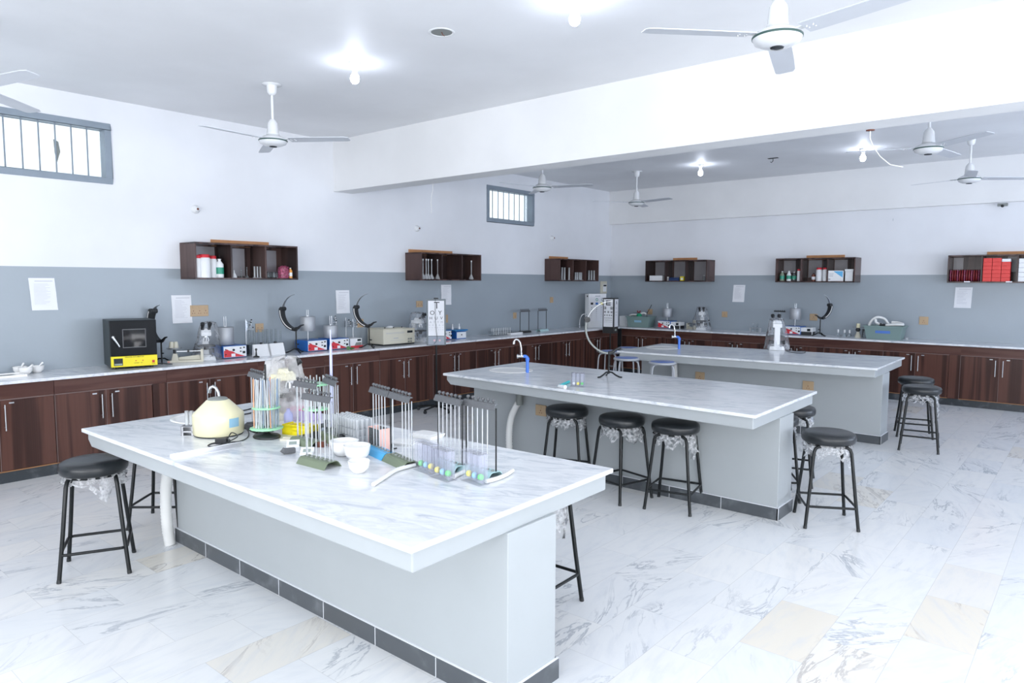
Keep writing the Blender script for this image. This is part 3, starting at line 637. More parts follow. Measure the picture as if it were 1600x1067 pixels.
shelf((0, -2.148, SZ), H90, 'wall shelf holding slim glass cylinders, nearest the corner on the left wall', (.1, .55))
shelf((.955, 0, SZ-.003), 0, 'wall shelf holding a white box and yellow box, nearest the corner on the back wall', (.33, .72), ((.03, .30, .3, .94), (.35, .62, .06, .94), (.68, .94, .06, .94)))
shelf((3.355, 0, SZ-.006), 0, 'wall shelf holding detergent bottles and a blue white carton', (.32, .80), ((.02, .18, .4, .93), (.35, .52, .2, .93), (.68, .84, .4, .93)))
shelf((5.777, 0, SZ-.006), 0, 'wall shelf stacked with red cartons at the right edge', (.35, 1.0), ((.02, .12, .4, .93), (.55, .64, .4, .95)))
def jar(loc, lb, r=.042, h=.19, grp='red capped white plastic jars'):
    t = thing('plastic_jar', lb, 'jar', loc, 0, grp)
    MB().lathe([(r, 0), (r, h*.82), (r*.85, h*.87), (r*.8, h*.88)], n=20).build('jar_body', WHITEP, t); MB().lathe([(r*.88, h*.87), (r*.88, h), (r*.8, h*1.01)], n=20).build('red_cap', RED, t); return t
zs = SZ+.018
def S1(px, x): return (x, LY(px, x, 434), zs)
jar(S1(309, .27), 'red capped white jar leftmost on the first shelf', .042, .23); jar(S1(320, .27), 'red capped white jar at front, widest of the first shelf jars', .062, .24); jar(S1(333, .22), 'red capped white jar partly hidden behind the wide jar', .042, .23)
def bottle(name, loc, r, h, m, cap, lb, labm=None, sh=.72, cat='bottle', grp=None, nr=.35):
    t = thing(name, lb, cat, loc, 0, grp); MB().lathe([(r*.95, 0), (r, .01), (r, h*sh), (r*nr, h*.9), (r*nr, h*.94)], n=18).build('bottle_body', m, t)
    MB().lathe([(r*nr*1.2, h*.92), (r*nr*1.2, h)], n=14).build('cap', cap, t)
    if labm: MB().lathe([(r*1.02, h*.2), (r*1.02, h*.55)], n=18, cap=(False, False)).build('label', labm, t)
    return t
bottle('plastic_bottle', S1(343.5, .25), .042, .20, WHITEP, WHITEP, 'white bottle with a green label on the first shelf', GREENL)
def flask(loc, lb, r=.04, h=.09, neck=.012, nh=.06, m=GLASS, grp=None, name='glass_flask', bead=False):
    t = thing(name, lb, 'flask', loc, 0, grp)
    MB().lathe([(r*.9, 0), (r, .006), (r*.95, h*.25), (neck, h), (neck, h+nh), (neck*1.3, h+nh+.003)], n=18, cap=(True, False)).build('flask_body', m, t)
    if bead: MB().cyl((0, 0, h+nh-.004), (0, 0, h+nh+.02), neck*1.1, neck*1.5, 12).build('stopper', WHITEP, t)
    return t
flask(S1(366, .25), 'small white conical flask on the first shelf middle section', .03, .06, .006, .02, WHITEP)
flask(S1(377, .2), 'left clear flask of the two in the first shelf middle section', .025, .03, .006, .09); flask(S1(386, .2), 'right clear flask of the two in the first shelf middle section', .025, .03, .006, .09)
def cyl_glass(name, loc, r, h, lb, grp=None, m=GLASS, base=False, cat='glassware'):
    t = thing(name, lb, cat, loc, 0, grp); MB().lathe([(0, .004), (r*.9, .004), (r, .01), (r, h), (r*.93, h), (r*.9, .012)], n=18, cap=(False, False)).build('glass_body', m, t)
    if base: MB().lathe([(r*2, 0), (r*2, .006), (r*.8, .010)], n=16).build('foot', m, t)
    return t
for i, px in enumerate((398, 402.5, 407)): cyl_glass('measuring_cylinder', S1(px, .22), .010, .13, 'slim glass cylinder in the trio on the first shelf', 'trio of slim cylinders on the first shelf', TUBEG, True)
for i, (px, d) in enumerate(((419, .25), (423.5, .2), (428, .25), (432.5, .2))): cyl_glass('glass_beaker', S1(px, d), .024, .07, 'short glass beaker left of the pink bag on the first shelf', 'short beakers on the first shelf')
bl = MB(); rn = random.Random(3)
vs = []; n_, m_ = 20, 9
for j in range(m_):
    for i in range(n_):
        a = 2*pi*i/n_; r = (.065+.012*rn.uniform(-1, 1))*(1-.25*(j/(m_-1))**3) if j < m_-1 else .02; vs.append((r*cos(a), r*sin(a), .145*j/(m_-1)+rn.uniform(-.005, .005)*(j > 0)))
bl.add(vs, [(j*n_+i, j*n_+(i+1) % n_, (j+1)*n_+(i+1) % n_, (j+1)*n_+i) for j in range(m_-1) for i in range(n_)], True)
solo('pink_bag', bl, PINKW, 'crumpled pink plastic bag on the first shelf', 'bag', S1(443, .24))
bottle('small_bottle', S1(454, .27), .022, .12, ORANGE, WHITEP, 'small orange bottle right of the pink bag', WHITEP); bottle('small_bottle', S1(460.5, .24), .02, .09, BROWN, BLACKP, 'small brown bottle at the right end of the first shelf')
def S2(px, x): return (x, LY(px, x, 436), zs)
for px, lb in ((661, 'first'), (666, 'second'), (669.5, 'third'), (674.5, 'fourth'), (684, 'fifth'), (736.5, 'last')):
    flask(S2(px, .24), {'last': 'long necked flask alone in the right section of the second shelf', 'fifth': 'long necked flask set apart in the left section of the second shelf'}.get(lb, 'long necked flask in the close row on the second shelf'),
          .042, .08, .008, .18, TUBEG, 'long necked flasks on the second shelf' if lb in ('first', 'second', 'third', 'fourth') else None, 'volumetric_flask', True)
def S3(px, x): return (x, LY(px, x, 437), zs)
for px, h, sec in ((878, .22, 0), (882, .22, 0), (889, .22, 0), (899, .14, 1), (902, .14, 1), (905.5, .14, 1), (908, .14, 1), (912, .14, 1), (920, .18, 2), (924, .18, 2), (928, .18, 2), (932, .18, 2)):
    cyl_glass('measuring_cylinder', S3(px, .26), .016, h, ['tall glass cylinder in the left section of the third shelf', 'short glass cylinder in the middle section of the third shelf', 'glass cylinder in the right section of the third shelf'][sec],
              ['tall cylinders on the third shelf', 'short cylinders on the third shelf', 'right cylinders on the third shelf'][sec], TUBEG, True)
zb_ = SZ+.013
def SB(px, y): return (BX(px, y, 438), y, zb_)
def carton(name, loc, w_, d_, h_, m, lb, cat='box', rz=0, grp=None):
    return solo(name, MB().box(-w_/2, w_/2, -d_/2, d_/2, 0, h_), m, lb, cat, loc, rz, grp, .002)
carton('white_box', SB(1027, -.24), .26, .12, .095, WHITEP, 'long white box in the left section of the fourth shelf')
carton('small_bottle', SB(1043.5, -.24), .03, .03, .075, WHITEP, 'tiny white bottle in the middle section of the fourth shelf', 'bottle')
solo('folded_cloth', MB().box(-.1, .1, -.06, .06, 0, .035).box(-.09, .09, -.055, .055, .036, .06), NAVY, 'folded navy cloth in the middle section of the fourth shelf', 'cloth', SB(1055, -.24), bevel=.01)
t = thing('yellow_box', 'small yellow box in the middle of the fourth shelf', 'box', SB(1066.5, -.25)); MB().box(-.035, .035, -.03, .03, 0, .08).build('carton', YELLOW, t, .002); MB().box(-.02, .025, -.031, -.0301, .02, .055).build('label', PAPER, t)
bottle('small_bottle', SB(1100, -.2), .022, .10, GLASS, WHITEP, 'clear bottle at the right end of the fourth shelf')
G5 = dict(grp=None)
bottle('detergent_bottle', SB(1222, -.25), .036, .16, glass('pale_green_liquid', tint=(.8, .92, .8), dens=.6, body=(.65, .75, .6)), WHITEP, 'leftmost green white detergent bottle on the fifth shelf', GREENL, .6)
bottle('detergent_bottle', SB(1232.5, -.25), .036, .165, WHITEP, WHITEP, 'second detergent bottle with green band on the fifth shelf', GREENL, .6)
bottle('detergent_bottle', SB(1240.5, -.22), .034, .15, GLASS, WHITEP, 'clear bottle with green label left of the red capped bottle', GREENL, .6)
jar(SB(1248, -.25), 'slim red capped white bottle on the fifth shelf left section', .028, .19, None)
bottle('round_bottle', SB(1271, -.22), .03, .13, BROWN, BLACKP, 'dark rounded bottle with pale label on the fifth shelf', PAPER)
jar(SB(1279.5, -.25), 'left of two big red capped bottles in the middle of the fifth shelf', .045, .21, None); jar(SB(1289, -.25), 'right of two big red capped bottles in the middle of the fifth shelf', .04, .21, None)
t = thing('glove_carton', 'white carton with a blue panel on the fifth shelf', 'box', SB(1306, -.23), RD(6)); MB().box(-.115, .115, -.06, .06, 0, .165).build('carton', WHITEP, t, .002)
MB().add([(-.03, -.0605, .155), (.105, -.0605, .155), (.105, -.0605, .055)], [(0, 1, 2)]).build('blue_panel', SKYB, t); b = MB(); b.box(-.10, -.07, -.0606, -.0602, .02, .04); strip_lines(b, -.09, -.02, .12, 3, .02, .006, -.0602); b.build('printed_text', GREYINK, t)
t = thing('tall_carton', 'tall plain white carton right of the blue panelled carton', 'box', SB(1327.5, -.24)); MB().box(-.055, .055, -.05, .05, 0, .15).build('lower_box', WHITEP, t, .002); MB().box(-.062, .062, -.055, .055, .151, .185).build('lid', WHITEP, t, .002)
for i, x in enumerate([5.81+.028*k for k in range(13)]):
    solo('wrapped_pouch', MB().lathe([(.008, 0), (.013, .02), (.014, .10), (.012, .15), (.004, .165)], n=8, sy=6), MAROON if i % 3 else PINKW, 'upright dark red film pouch in the left section of the red carton shelf' if i % 3 else 'glossy lighter red pouch in the left section of the red carton shelf',
         'pouch', (x, -.22, zb_+.001), 0, 'dark red pouches' if i % 3 else 'lighter red pouches')
for c, (x, n) in enumerate(((6.245, 6), (6.35, 6), (6.455, 5))):
    for k in range(n):
        o = carton('red_carton', (x, -.24, zb_+.0005+k*.0535), .10, .14, .052, REDBOX, ['red carton in the left stack on the right shelf', 'red carton in the middle stack on the right shelf', 'red carton in the right stack, below the pale carton'][c]+(', bottom one' if k == 0 else ', top one' if k == n-1 else ''), grp=['left stack of red cartons', 'middle stack of red cartons', 'right stack of red cartons'][c] if 0 < k < n-1 else None)
carton('pale_carton', (6.455, -.24, zb_+.0005+5*.0535), .10, .13, .04, PAPER, 'flat pale carton on top of the right red stack')
for k in range(5): carton('white_carton', (6.65, -.24, zb_+.0005+k*.062), .11, .14, .06, WHITEP, 'white carton in the stack at the right photo edge', grp='white cartons at the right photo edge')
for x in (6.02, 6.50): solo('shelf_label', MB().box(-.035, .035, -.001, 0, -.008, .008), PAPER, 'white label strip on the red carton shelf edge, left one' if x < 6.1 else 'white label strip on the red carton shelf edge, right one', 'label', (x, -.3305, zb_-.004))
# ================================================================== FAUCETS AND DRAIN HOSES
CY = .70       # heading of the sink taps
def faucet(loc, lb, kind, s=1.0, rz=CY):
    t = thing('sink_faucet', lb, 'faucet', loc, rz)
    if kind == 'chrome':
        MB().lathe([(.03, 0), (.03, .006), (.02, .012), (.016, .05), (.012, .055)], n=20).build('faucet_base', CHROME, t)
        b = MB(); b.cyl((-.055, 0, .035), (.02, 0, .035), .012, n=12); b.cyl((-.075, 0, .035), (-.055, 0, .035), .018, n=10); b.build('tap_handle', CHROME, t)
        pts = [(0, 0, .05), (0, 0, .13)]+[(-.004-.035*(1-cos(RD(a))), 0, .15+.055*sin(RD(a))) for a in range(0, 200, 20)]
        MB().tube([(0, 0, .05), (-.004, 0, .12), (-.012, 0, .165), (-.026, 0, .19), (-.044, 0, .20), (-.06, 0, .192), (-.067, 0, .175)], .0095, 12).build('gooseneck_spout', CHROME, t)
        MB().cyl((-.066, 0, .182), (-.07, 0, .158), .013, n=12).build('spout_tip', CHROME, t)
    else:
        MB().tube([(0, 0, 0), (0, 0, .13), (-.004, 0, .145), (-.016, 0, .154), (-.04, 0, .155)], .0155, 14).build('blue_pipe', PIPEB, t)
        MB().cyl((0, 0, .115), (0, 0, .14), .019, n=14).build('pipe_collar', PIPEB, t)
        b = MB(); b.cyl((-.04, 0, .155), (-.085, 0, .155), .013, n=12); b.cyl((-.10, 0, .155), (-.085, 0, .155), .02, n=8); b.cyl((-.06, 0, .15), (-.06, 0, .19), .013, n=10); b.build('tap_valve', CHROME, t)
        MB().tube([(-.06, 0, .185), (-.062, 0, .24), (-.07, 0, .285), (-.088, 0, .31), (-.108, 0, .315), (-.122, 0, .305), (-.127, 0, .29)], .009, 12).build('gooseneck_spout', CHROME, t)
        MB().cyl((-.126, 0, .295), (-.13, 0, .27), .013, n=12).build('spout_tip', CHROME, t)
    return t
p = W(345, 652, 'z', T1); faucet((p.x, p.y, T1), 'chrome gooseneck tap behind the cream centrifuge on the nearest table', 'chrome')
p = W(824, 582, 'z', T2); faucet((p.x, p.y, T2), 'blue pipe tap with chrome spout on the middle table', 'blue')
p = W(1061, 545, 'z', T3); faucet((p.x, p.y, T3), 'blue pipe tap with chrome spout on the farthest table', 'blue')
def hose(name, pts, r, lb, rib=True, m=HOSE):
    P = [Vector(q) for q in pts]; out = []; rs = []
    n = max(2, int(sum((P[i+1]-P[i]).length for i in range(len(P)-1))/.009))
    import mathutils
    # Catmull-Rom resample
    for k in range(n+1):
        u = k/n*(len(P)-1); i = min(int(u), len(P)-2); f = u-i
        p0, p1, p2, p3 = P[max(i-1, 0)], P[i], P[i+1], P[min(i+2, len(P)-1)]
        out.append(.5*((2*p1)+(-p0+p2)*f+(2*p0-5*p1+4*p2-p3)*f*f+(-p0+3*p1-3*p2+p3)*f**3)); rs.append(r*(1+(.07 if k % 2 else -.05)*rib))
    return solo(name, MB().tube(out, r, 10, rs), m, lb, 'hose')
hose('drain_hose', [(3.125, -9.985, .725), (3.07, -9.99, .60), (3.0, -10.0, .45), (2.97, -10.0, .30), (2.975, -10.0, .12), (2.985, -9.99, 0.0)], .034, 'thick white corrugated drain hose beside the nearest table wall')
hose('drain_hose', [(3.44, -7.0, .60), (3.40, -7.01, .54), (3.36, -7.03, .42), (3.35, -7.04, .25), (3.36, -7.03, 0.0)], .03, 'white corrugated drain hose in front of the middle table wall')
solo('drain_pipe', MB().cyl((0, 0, .02), (0, 0, .188), .034, n=16), LID, 'short grey drain pipe above the middle table hose', 'pipe', (3.44, -7.0, .55))
hose('drain_hose', [(3.42, -3.92, .74), (3.44, -3.93, .5), (3.46, -3.93, .3), (3.46, -3.92, 0.0)], .032, 'dull drain hose behind the blue stool at the farthest table')
# ================================================================== NEAREST TABLE
def P1(px, py, z=T1): p = W(px, py, 'z', z); return Vector((p.x, p.y, z))
# centrifuge
p = P1(331, 687)+Vector((-.115, .10, 0)); t = thing('centrifuge', 'cream domed centrifuge with pale blue label on the nearest table', 'centrifuge', p, .70)
MB().lathe([(.130, .006), (.137, .012), (.138, .115), (.134, .124), (.062, .196), (.055, .199)], n=56).build('domed_housing', CREAM, t)
MB().lathe([(.128, 0), (.131, .002), (.131, .010)], n=40).build('rubber_base', BLACKP, t)
MB().lathe([(.054, .199), (.052, .206), (.047, .209), (.012, .209), (.010, .214), (0, .214)], n=36).build('top_lid', LID, t)
b = MB(); n = 8; a0 = RD(-44); vs = []
for i in range(n+1):
    a = a0+RD(26)*i/n; vs += [(.1395*cos(a), .1395*sin(a), .055), (.1395*cos(a), .1395*sin(a), .105)]
b.add(vs, [(2*i, 2*i+2, 2*i+3, 2*i+1) for i in range(n)]); b.build('blue_label', LABELB, t)
def curve_pts(P, n=8):
    out = []
    for i in range(len(P)-1):
        p0, p1, p2, p3 = [Vector(P[max(0, min(len(P)-1, i+k))]) for k in (-1, 0, 1, 2)]
        for k in range(n):
            f = k/n; out.append(.5*((2*p1)+(-p0+p2)*f+(2*p0-5*p1+4*p2-p3)*f*f+(-p0+3*p1-3*p2+p3)*f**3))
    return out+[Vector(P[-1])]
def cord(pix, z, r, lb, name='coiled_cable', m=BLACKP, extra=None, lift=None):
    P = [P1(x, y, z+r+(lift[i] if lift else 0)) for i, (x, y) in enumerate(pix)]
    t = thing(name, lb, 'cord', P[0]); MB().tube([q-P[0] for q in curve_pts(P)], r, 8).build('cable', m, t)
    if extra: extra(t, P)
    return t
def plug(t, P):
    q = P[-1]-P[0]; b = MB(); b.box(-.03, .03, -.017, .017, -.002, .028); b.box(.03, .045, -.008, .008, .004, .02)
    o = b.build('plug', BLACKP, t, .005); o.location = q; o.rotation_euler = (0, 0, .9)
cord([(372, 676), (380, 668), (388, 674), (387, 683), (376, 689), (357, 691), (335, 692), (325, 696), (333, 697.5), (352, 692), (371, 682), (362, 676), (355, 686), (346, 692)], T1, .0032, 'black power cord and plug coiled before the centrifuge', extra=plug, lift=[.01, .02, .01, .0, .0, .0, 0, 0, 0, .008, .025, .028, .01, .0])
cord([(377, 642), (386, 640), (396, 637)], T1, .004, 'black cable running from the centrifuge, upper of the two', 'cable'); cord([(377, 648), (388, 646), (396, 644)], T1, .004, 'black cable running from the centrifuge, lower of the two', 'cable')
# steel vial stand
p = P1(296, 680); t = thing('vial_stand', 'small steel stand holding two clear vials beside the centrifuge', 'stand', p, .72)
b = MB(); b.box(-.035, -.025, -.02, -.018, 0, .055); b.box(.02, .03, -.02, -.018, 0, .055); b.box(-.035, .03, -.02, -.018, .02, .028); b.box(-.04, -.038, -.02, .03, 0, .055); b.box(-.04, .035, .028, .03, 0, .055); b.box(-.04, .035, -.02, .03, .05, .052); b.box(-.04, .035, -.02, .03, 0, .002); b.build('steel_frame', mat('dull_steel', (.34, .35, .37), .4, .8), t)
for x in (-.014, .012): 
    q = Matrix.Rotation(.72, 3, 'Z') @ Vector((x, .006, 0)); cyl_glass('vial', (p.x+q.x, p.y+q.y, T1+.0535), .0105, .085, 'clear vial standing in the steel stand', 'two vials in the steel stand', TUBEG, False, 'vial')
# rolled paper sheet
A = P1(270, 718); B = P1(382, 697); d = (B-A).normalized(); nrm = Vector((-d.y, d.x, 0)); t = []
L = (B-A).length; prof = [(-.014, .0012), (.0, .0018), (.015, .002), (.026, .004), (.031, .010), (.029, .018), (.021, .023), (.011, .021)]
b = MB(); vs = []
for u in (0, 1):
    for q, z in prof: vs.append(tuple(d*(L*u)+nrm*(q*(1 if u else 1))+Vector((0, 0, z))))
m_ = len(prof); b.add(vs, [(i, i+1, m_+i+1, m_+i) for i in range(m_-1)], True)
o = solo('curled_paper', b, PAPER, 'long curled sheet of white paper at the table edge before the centrifuge', 'paper', (A.x, A.y, T1)); so = o.modifiers.new('thick', 'SOLIDIFY'); so.thickness = .001; so.offset = 1
# Westergren racks
def tubes_at(pts, r, h, m, lb, grp, name='glass_tube', cat='glass tube', tilts=None):
    first = None
    for i, q in enumerate(pts):
        if first is None:
            first = MB().cyl((0, 0, 0), (0, 0, h), r, n=8).build(name, m); tag(first, lb, cat, grp); o = first
        else: o = first.copy(); COL.objects.link(o)
        o.location = q
        if tilts: o.rotation_euler = tilts[i]
def esr(c, rz, bm_, um, lb, tl, L=.21, h=.335, n=6, tubes=True, z=T1, rr=.0035, skip=()):
    t = thing('tube_rack', lb, 'rack', (c[0], c[1], z), rz, None)
    b = MB(); w1, w2, hh, th = .052, .024, .032, .0025
    prof = [(-w1, 0), (-w2-.01, hh-.006), (-w2, hh), (w2, hh), (w2+.01, hh-.006), (w1, 0)]
    vs = [(sx*L/2, y, zz) for sx in (-1, 1) for y, zz in prof]; m = len(prof)
    vs += [(sx*L/2, y*.93, max(0, zz-th)) for sx in (-1, 1) for y, zz in prof]
    fs = [(i, i+1, m+i+1, m+i) for i in range(m-1)]+[(2*m+i, 3*m+i, 3*m+i+1, 2*m+i+1) for i in range(m-1)]
    for e in (0, m): fs += [(e+i, 2*m+e+i, 2*m+e+i+1, e+i+1) for i in range(m-1)]
    b.add(vs, fs); b.build('angled_base', bm_, t)
    xs = [(-L/2+.022+(L-.044)*i/(n-1)) for i in range(n)]
    for x in xs: MB().lathe([(.0085, hh), (.0085, hh+.004), (.005, hh+.006)], n=10).build('rubber_cup', LID, t).location = (x, 0, 0)
    for sx in (-1, 1): MB().cyl((sx*(L/2-.006), .006, hh), (sx*(L/2-.006), .006, h-.02), rr, n=8).build('upright_rod', um, t)
    b = MB(); b.add([(-L/2, -.017, h-.026), (L/2, -.017, h-.026), (L/2, -.006, h), (-L/2, -.006, h), (L/2, .009, h), (-L/2, .009, h), (-L/2, -.013, h-.028), (L/2, -.013, h-.028), (L/2, -.003, h-.004), (-L/2, -.003, h-.004), (L/2, .009, h-.004), (-L/2, .009, h-.004)],
        [(0, 1, 2, 3), (3, 2, 4, 5), (6, 9, 8, 7), (9, 11, 10, 8), (0, 3, 9, 6), (1, 7, 8, 2), (3, 5, 11, 9), (2, 8, 10, 4), (0, 6, 7, 1), (5, 4, 10, 11)]); b.build('clamp_bar', CLAMP, t)
    for x in xs: MB().lathe([(.004, h), (.004, h+.008), (.0085, h+.009), (.0085, h+.016), (.005, h+.02)], n=10).build('clamp_knob', CLAMP, t).location = (x, .004, 0)
    if tubes:
        R_ = Matrix.Rotation(rz, 3, 'Z'); tubes_at([Vector((c[0], c[1], z+hh+.0065))+R_ @ Vector((x, 0, 0)) for i, x in enumerate(xs) if i not in skip], .0028, h-hh-.0105, TUBEG, tl, 'tubes: '+tl)
    return t
def RCK(px, py, rz, L=.21, z=T1+.03): q = W(px, py, 'z', z); return (q.x-cos(rz)*L/2, q.y-sin(rz)*L/2)
esr(RCK(520, 722, .05), .05, OLIVE, CHROME, 'olive based tube rack in front of the white mortars, left of them', 'thin glass tube in the front olive rack')
esr(RCK(498, 690, 0), 0, OLIVE, CHROME, 'olive based tube rack behind the front olive rack, beside the yellow block', 'thin glass tube in the second olive rack')
esr(RCK(528, 684, -.3), -.3, OLIVE, CHROME, 'tube rack right of the upper green disc, before the cabinets', 'thin glass tube in the rack before the cabinet doors')
esr(RCK(414, 668, -.15), -.15, BLACKP, CHROME, 'black based tube rack behind the left pipette carousel', 'thin glass tube in the rack behind the left carousel', skip=(2, 3))
esr(RCK(610, 708, -.24), -.24, SKYB, BLACKM, 'sky blue based tube rack with black uprights right of the mortars', 'thin glass tube in the sky blue rack', skip=(5,))
esr(RCK(643, 722, -.24), -.24, OLIVE, CHROME, 'olive based tube rack right of the sky blue one', 'thin glass tube in the right olive rack', skip=(1, 2))
esr(RCK(722, 728, -.18), -.18, AQUA, BLACKM, 'aqua based tube rack behind the pair of ball spirometers', 'thin glass tube in the left aqua rack')
esr(RCK(775, 738, -.08), -.08, AQUA, BLACKM, 'rightmost aqua based tube rack behind the single ball spirometer', 'thin glass tube in the right aqua rack', skip=(5,))
# pipette carousels
def carousel(c, lb, zs_, rad, rodh, z=T1):
    t = thing('pipette_stand', lb, 'stand', (c[0], c[1], z))
    MB().lathe([(.085, 0), (.088, .006), (.08, .014), (.03, .02), (.012, .03)], n=36, sx=1, sy=.8).build('black_base', BLACKP, t)
    MB().cyl((0, 0, .02), (0, 0, rodh), .0055, n=10).build('centre_rod', BLACKM, t)
    for zz, r in zip(zs_, rad):
        n = 16; pr = [(.012, zz), (r, zz), (r, zz+.006), (.012, zz+.006)]
        b = MB().lathe(pr, n=48, cap=(False, False)); 
        for k in range(len(b.v)):
            x, y, q = b.v[k]; rr = math.hypot(x, y)
            if rr > .03: f = 1+.035*cos(n*math.atan2(y, x)); b.v[k] = (x*f, y*f, q)
        b.build('green_disc', GREEN, t)
    MB().lathe([(.016, zs_[0]-.02), (.016, zs_[0]+.012)], n=16).build('disc_hub', BLACKP, t)
    return t
pc = P1(417, 683); carousel(pc, 'green disc pipette stand packed with pipettes beside the centrifuge', (.05, .165), (.088, .075), .41)
rn = random.Random(5)
for k, (m, nm, cnt) in enumerate(((TUBEG, 'milky glass pipette upright in the left green carousel', 22), (mat('orange_pipette_plastic', (.85, .42, .25), .3), 'orange banded pipette upright in the left green carousel', 4), (glass('pale_blue_glass', tint=(.8, .88, .97), dens=.5, body=(.55, .68, .85)), 'pale blue pipette upright in the left green carousel', 8))):
    pts, tl = [], []
    for i in range(cnt):
        a = rn.uniform(0, 2*pi); r = rn.uniform(.03, .066); pts.append((pc.x+r*cos(a), pc.y+r*sin(a), T1+.059)); tl.append((rn.uniform(-.05, .05), rn.uniform(-.05, .05), 0))
    tubes_at(pts, .0034, .27, m, nm, 'pipettes: '+nm, 'pipette', 'pipette', tl)
pc2 = P1(494, 682); carousel(pc2, 'second green disc stand behind the olive racks', (.155, .295), (.07, .08), .31)
pts, tl = [], []
for i in range(8):
    a = 2*pi*i/8; pts.append((pc2.x+.05*cos(a), pc2.y+.05*sin(a), T1+.163)); tl.append((rn.uniform(-.03, .03), rn.uniform(-.03, .03), 0))
tubes_at(pts, .0034, .18, TUBEG, 'short pipette hanging in the right green disc stand', 'pipettes in the right green disc stand', 'pipette', 'pipette', tl)
p = P1(510, 690); solo('burette', MB().lathe([(.012, 0), (.008, .01), (.008, .50), (.004, .52), (.004, .60)], n=12), LAV, 'tall slim lilac burette rising behind the green disc', 'burette', (p.x-.1, p.y+.11, T1))
# wrapped microscope
def microscope(loc, rz, lb, bodym=WHITEP, s=1.0):
    t = thing('microscope', lb, 'microscope', loc, rz); t.scale = (s, s, s)
    b = MB(); b.frus((-.085, .085, -.11, .11), (-.075, .075, -.10, .10), 0, .045); b.box(-.04, .04, -.10, -.03, .045, .06); b.build('foot_base', bodym, t, .006)
    b = MB(); b.prism([(-.032, .04), (.032, .04), (.03, .27), (-.03, .27)], .045, .10); b.build('arm', bodym, t, .006)
    b = MB(); b.box(-.05, .05, -.06, .10, .255, .30); b.frus((-.05, .05, -.05, .06), (-.04, .04, -.03, .05), .30, .335); b.build('head', bodym, t, .006)
    b = MB(); b.box(-.085, .085, -.085, .055, .145, .158); b.box(-.06, .07, -.05, .03, .158, .165); b.build('stage', BLACKP, t, .003)
    for sx in (-1, 1):
        b = MB(); b.cyl((sx*.03, -.02, .32), (sx*.034, -.075, .375), .017, n=14); b.cyl((sx*.034, -.075, .375), (sx*.036, -.09, .39), .021, n=14); b.build('eyepiece', BLACKP, t)
    b = MB(); b.cyl((0, -.02, .255), (0, -.02, .24), .032, n=20)
    for a in range(4): b.cyl((.018*cos(a*1.57), -.02+.018*sin(a*1.57), .24), (.024*cos(a*1.57), -.02+.024*sin(a*1.57), .20), .009, n=10)
    b.build('objective_turret', STEEL, t)
    b = MB(); b.cyl((-.07, .07, .09), (.07, .07, .09), .02, n=16); b.cyl((-.085, .07, .09), (-.07, .07, .09), .026, n=16); b.cyl((.07, .07, .09), (.085, .07, .09), .026, n=16); b.build('focus_knob', BLACKP, t)
    MB().cyl((0, -.02, .11), (0, -.02, .145), .025, n=18).build('condenser', BLACKP, t)
    return t
def film(loc, rx, ry, h, lb, seed, rz=0, lean=(0, 0), top=.45, m=WRAP2):
    rn = random.Random(seed); n, k = 40, 20; vs = []
    ph = [rn.uniform(0, 6.28) for _ in range(8)]
    for j in range(k):
        v = j/(k-1)
        for i in range(n):
            a = 2*pi*i/n; f = (1-(1-top)*v**1.3)*(1+.10*sin(3*a+ph[0]+3*v)+.07*sin(7*a+ph[1]-5*v)+.05*sin(13*a+ph[2]+9*v)*(1-v*.5)+rn.uniform(-.018, .018))
            if j == k-1: f *= .15
            vs.append((rx*f*cos(a)+lean[0]*v, ry*f*sin(a)+lean[1]*v, h*(v if j < k-1 else .97)*(1+.03*sin(5*a+ph[3])*v)))
    b = MB().add(vs, [(j*n+i, j*n+(i+1) % n, (j+1)*n+(i+1) % n, (j+1)*n+i) for j in range(k-1) for i in range(n)], True)
    return solo('dust_cover', b, m, lb, 'plastic cover', loc, rz)
p = P1(449, 652); microscope((p.x, p.y, T1), 2.6, 'cream microscope under crumpled film on the nearest table', CREAM, .95)
film((p.x, p.y, T1+.001), .165, .14, .40, 'crumpled clear plastic cover over the cream microscope on the nearest table', 11, .7, m=glass('cloudy_film', tint=(.985, .985, 1), dens=.34, gl=.06, body=(1, 1, 1), rough=.15, bump=.5, bscale=8))
film((p.x-.085, p.y-.04, T1+.002), .10, .09, .37, 'milky white bag bulging left of the cream microscope', 77, .3, (0, .02), .55, m=glass('milky_film', tint=(.97, .97, .98), dens=.85, gl=.1, body=(.95, .95, .96), rough=.3, bump=.4, bscale=7))
# bottles and boxes in the middle of the table
bottle('lilac_bottle', P1(451, 668), .026, .115, LAV, LAV, 'lilac plastic bottle between the green carousel and yellow block')
p = P1(475, 655); t = thing('lilac_tray', 'lilac plastic box with a pink rim behind the yellow block', 'box', p, .25); b = MB(); b.box(-.10, .10, -.05, .05, 0, .065); b.build('tray_body', PURPLE, t, .004); b = MB(); b.box(-.103, .103, -.053, .053, .065, .071); b.build('pink_rim', PINK, t, .002)
carton('folded_white_cloth', P1(455, 644), .14, .12, .07, PAPER, 'white crumpled cloth bundle beside the lilac box', 'cloth')
p = P1(470, 678); t = thing('yellow_tube_block', 'bright yellow plastic tube block on the nearest table', 'rack', p, .30)
b = MB()
for z0 in (0, .022, .044): b.box(-.095, .095, -.045, .045, z0, z0+.008)
for x in (-.095, -.032, .030, .089): b.box(x, x+.006, -.045, .045, .008, .058)
b.box(-.089, .089, -.045, -.040, .008, .058); b.build('tiered_frame', YELLOW, t); b = MB()
for i in range(10):
    for j in range(4): b.cyl((-.082+.018*i, -.032+.021*j, .0521), (-.082+.018*i, -.032+.021*j, .0526), .006, n=8)
b.build('tube_holes', mat('deep_yellow', (.75, .52, .01), .4), t)
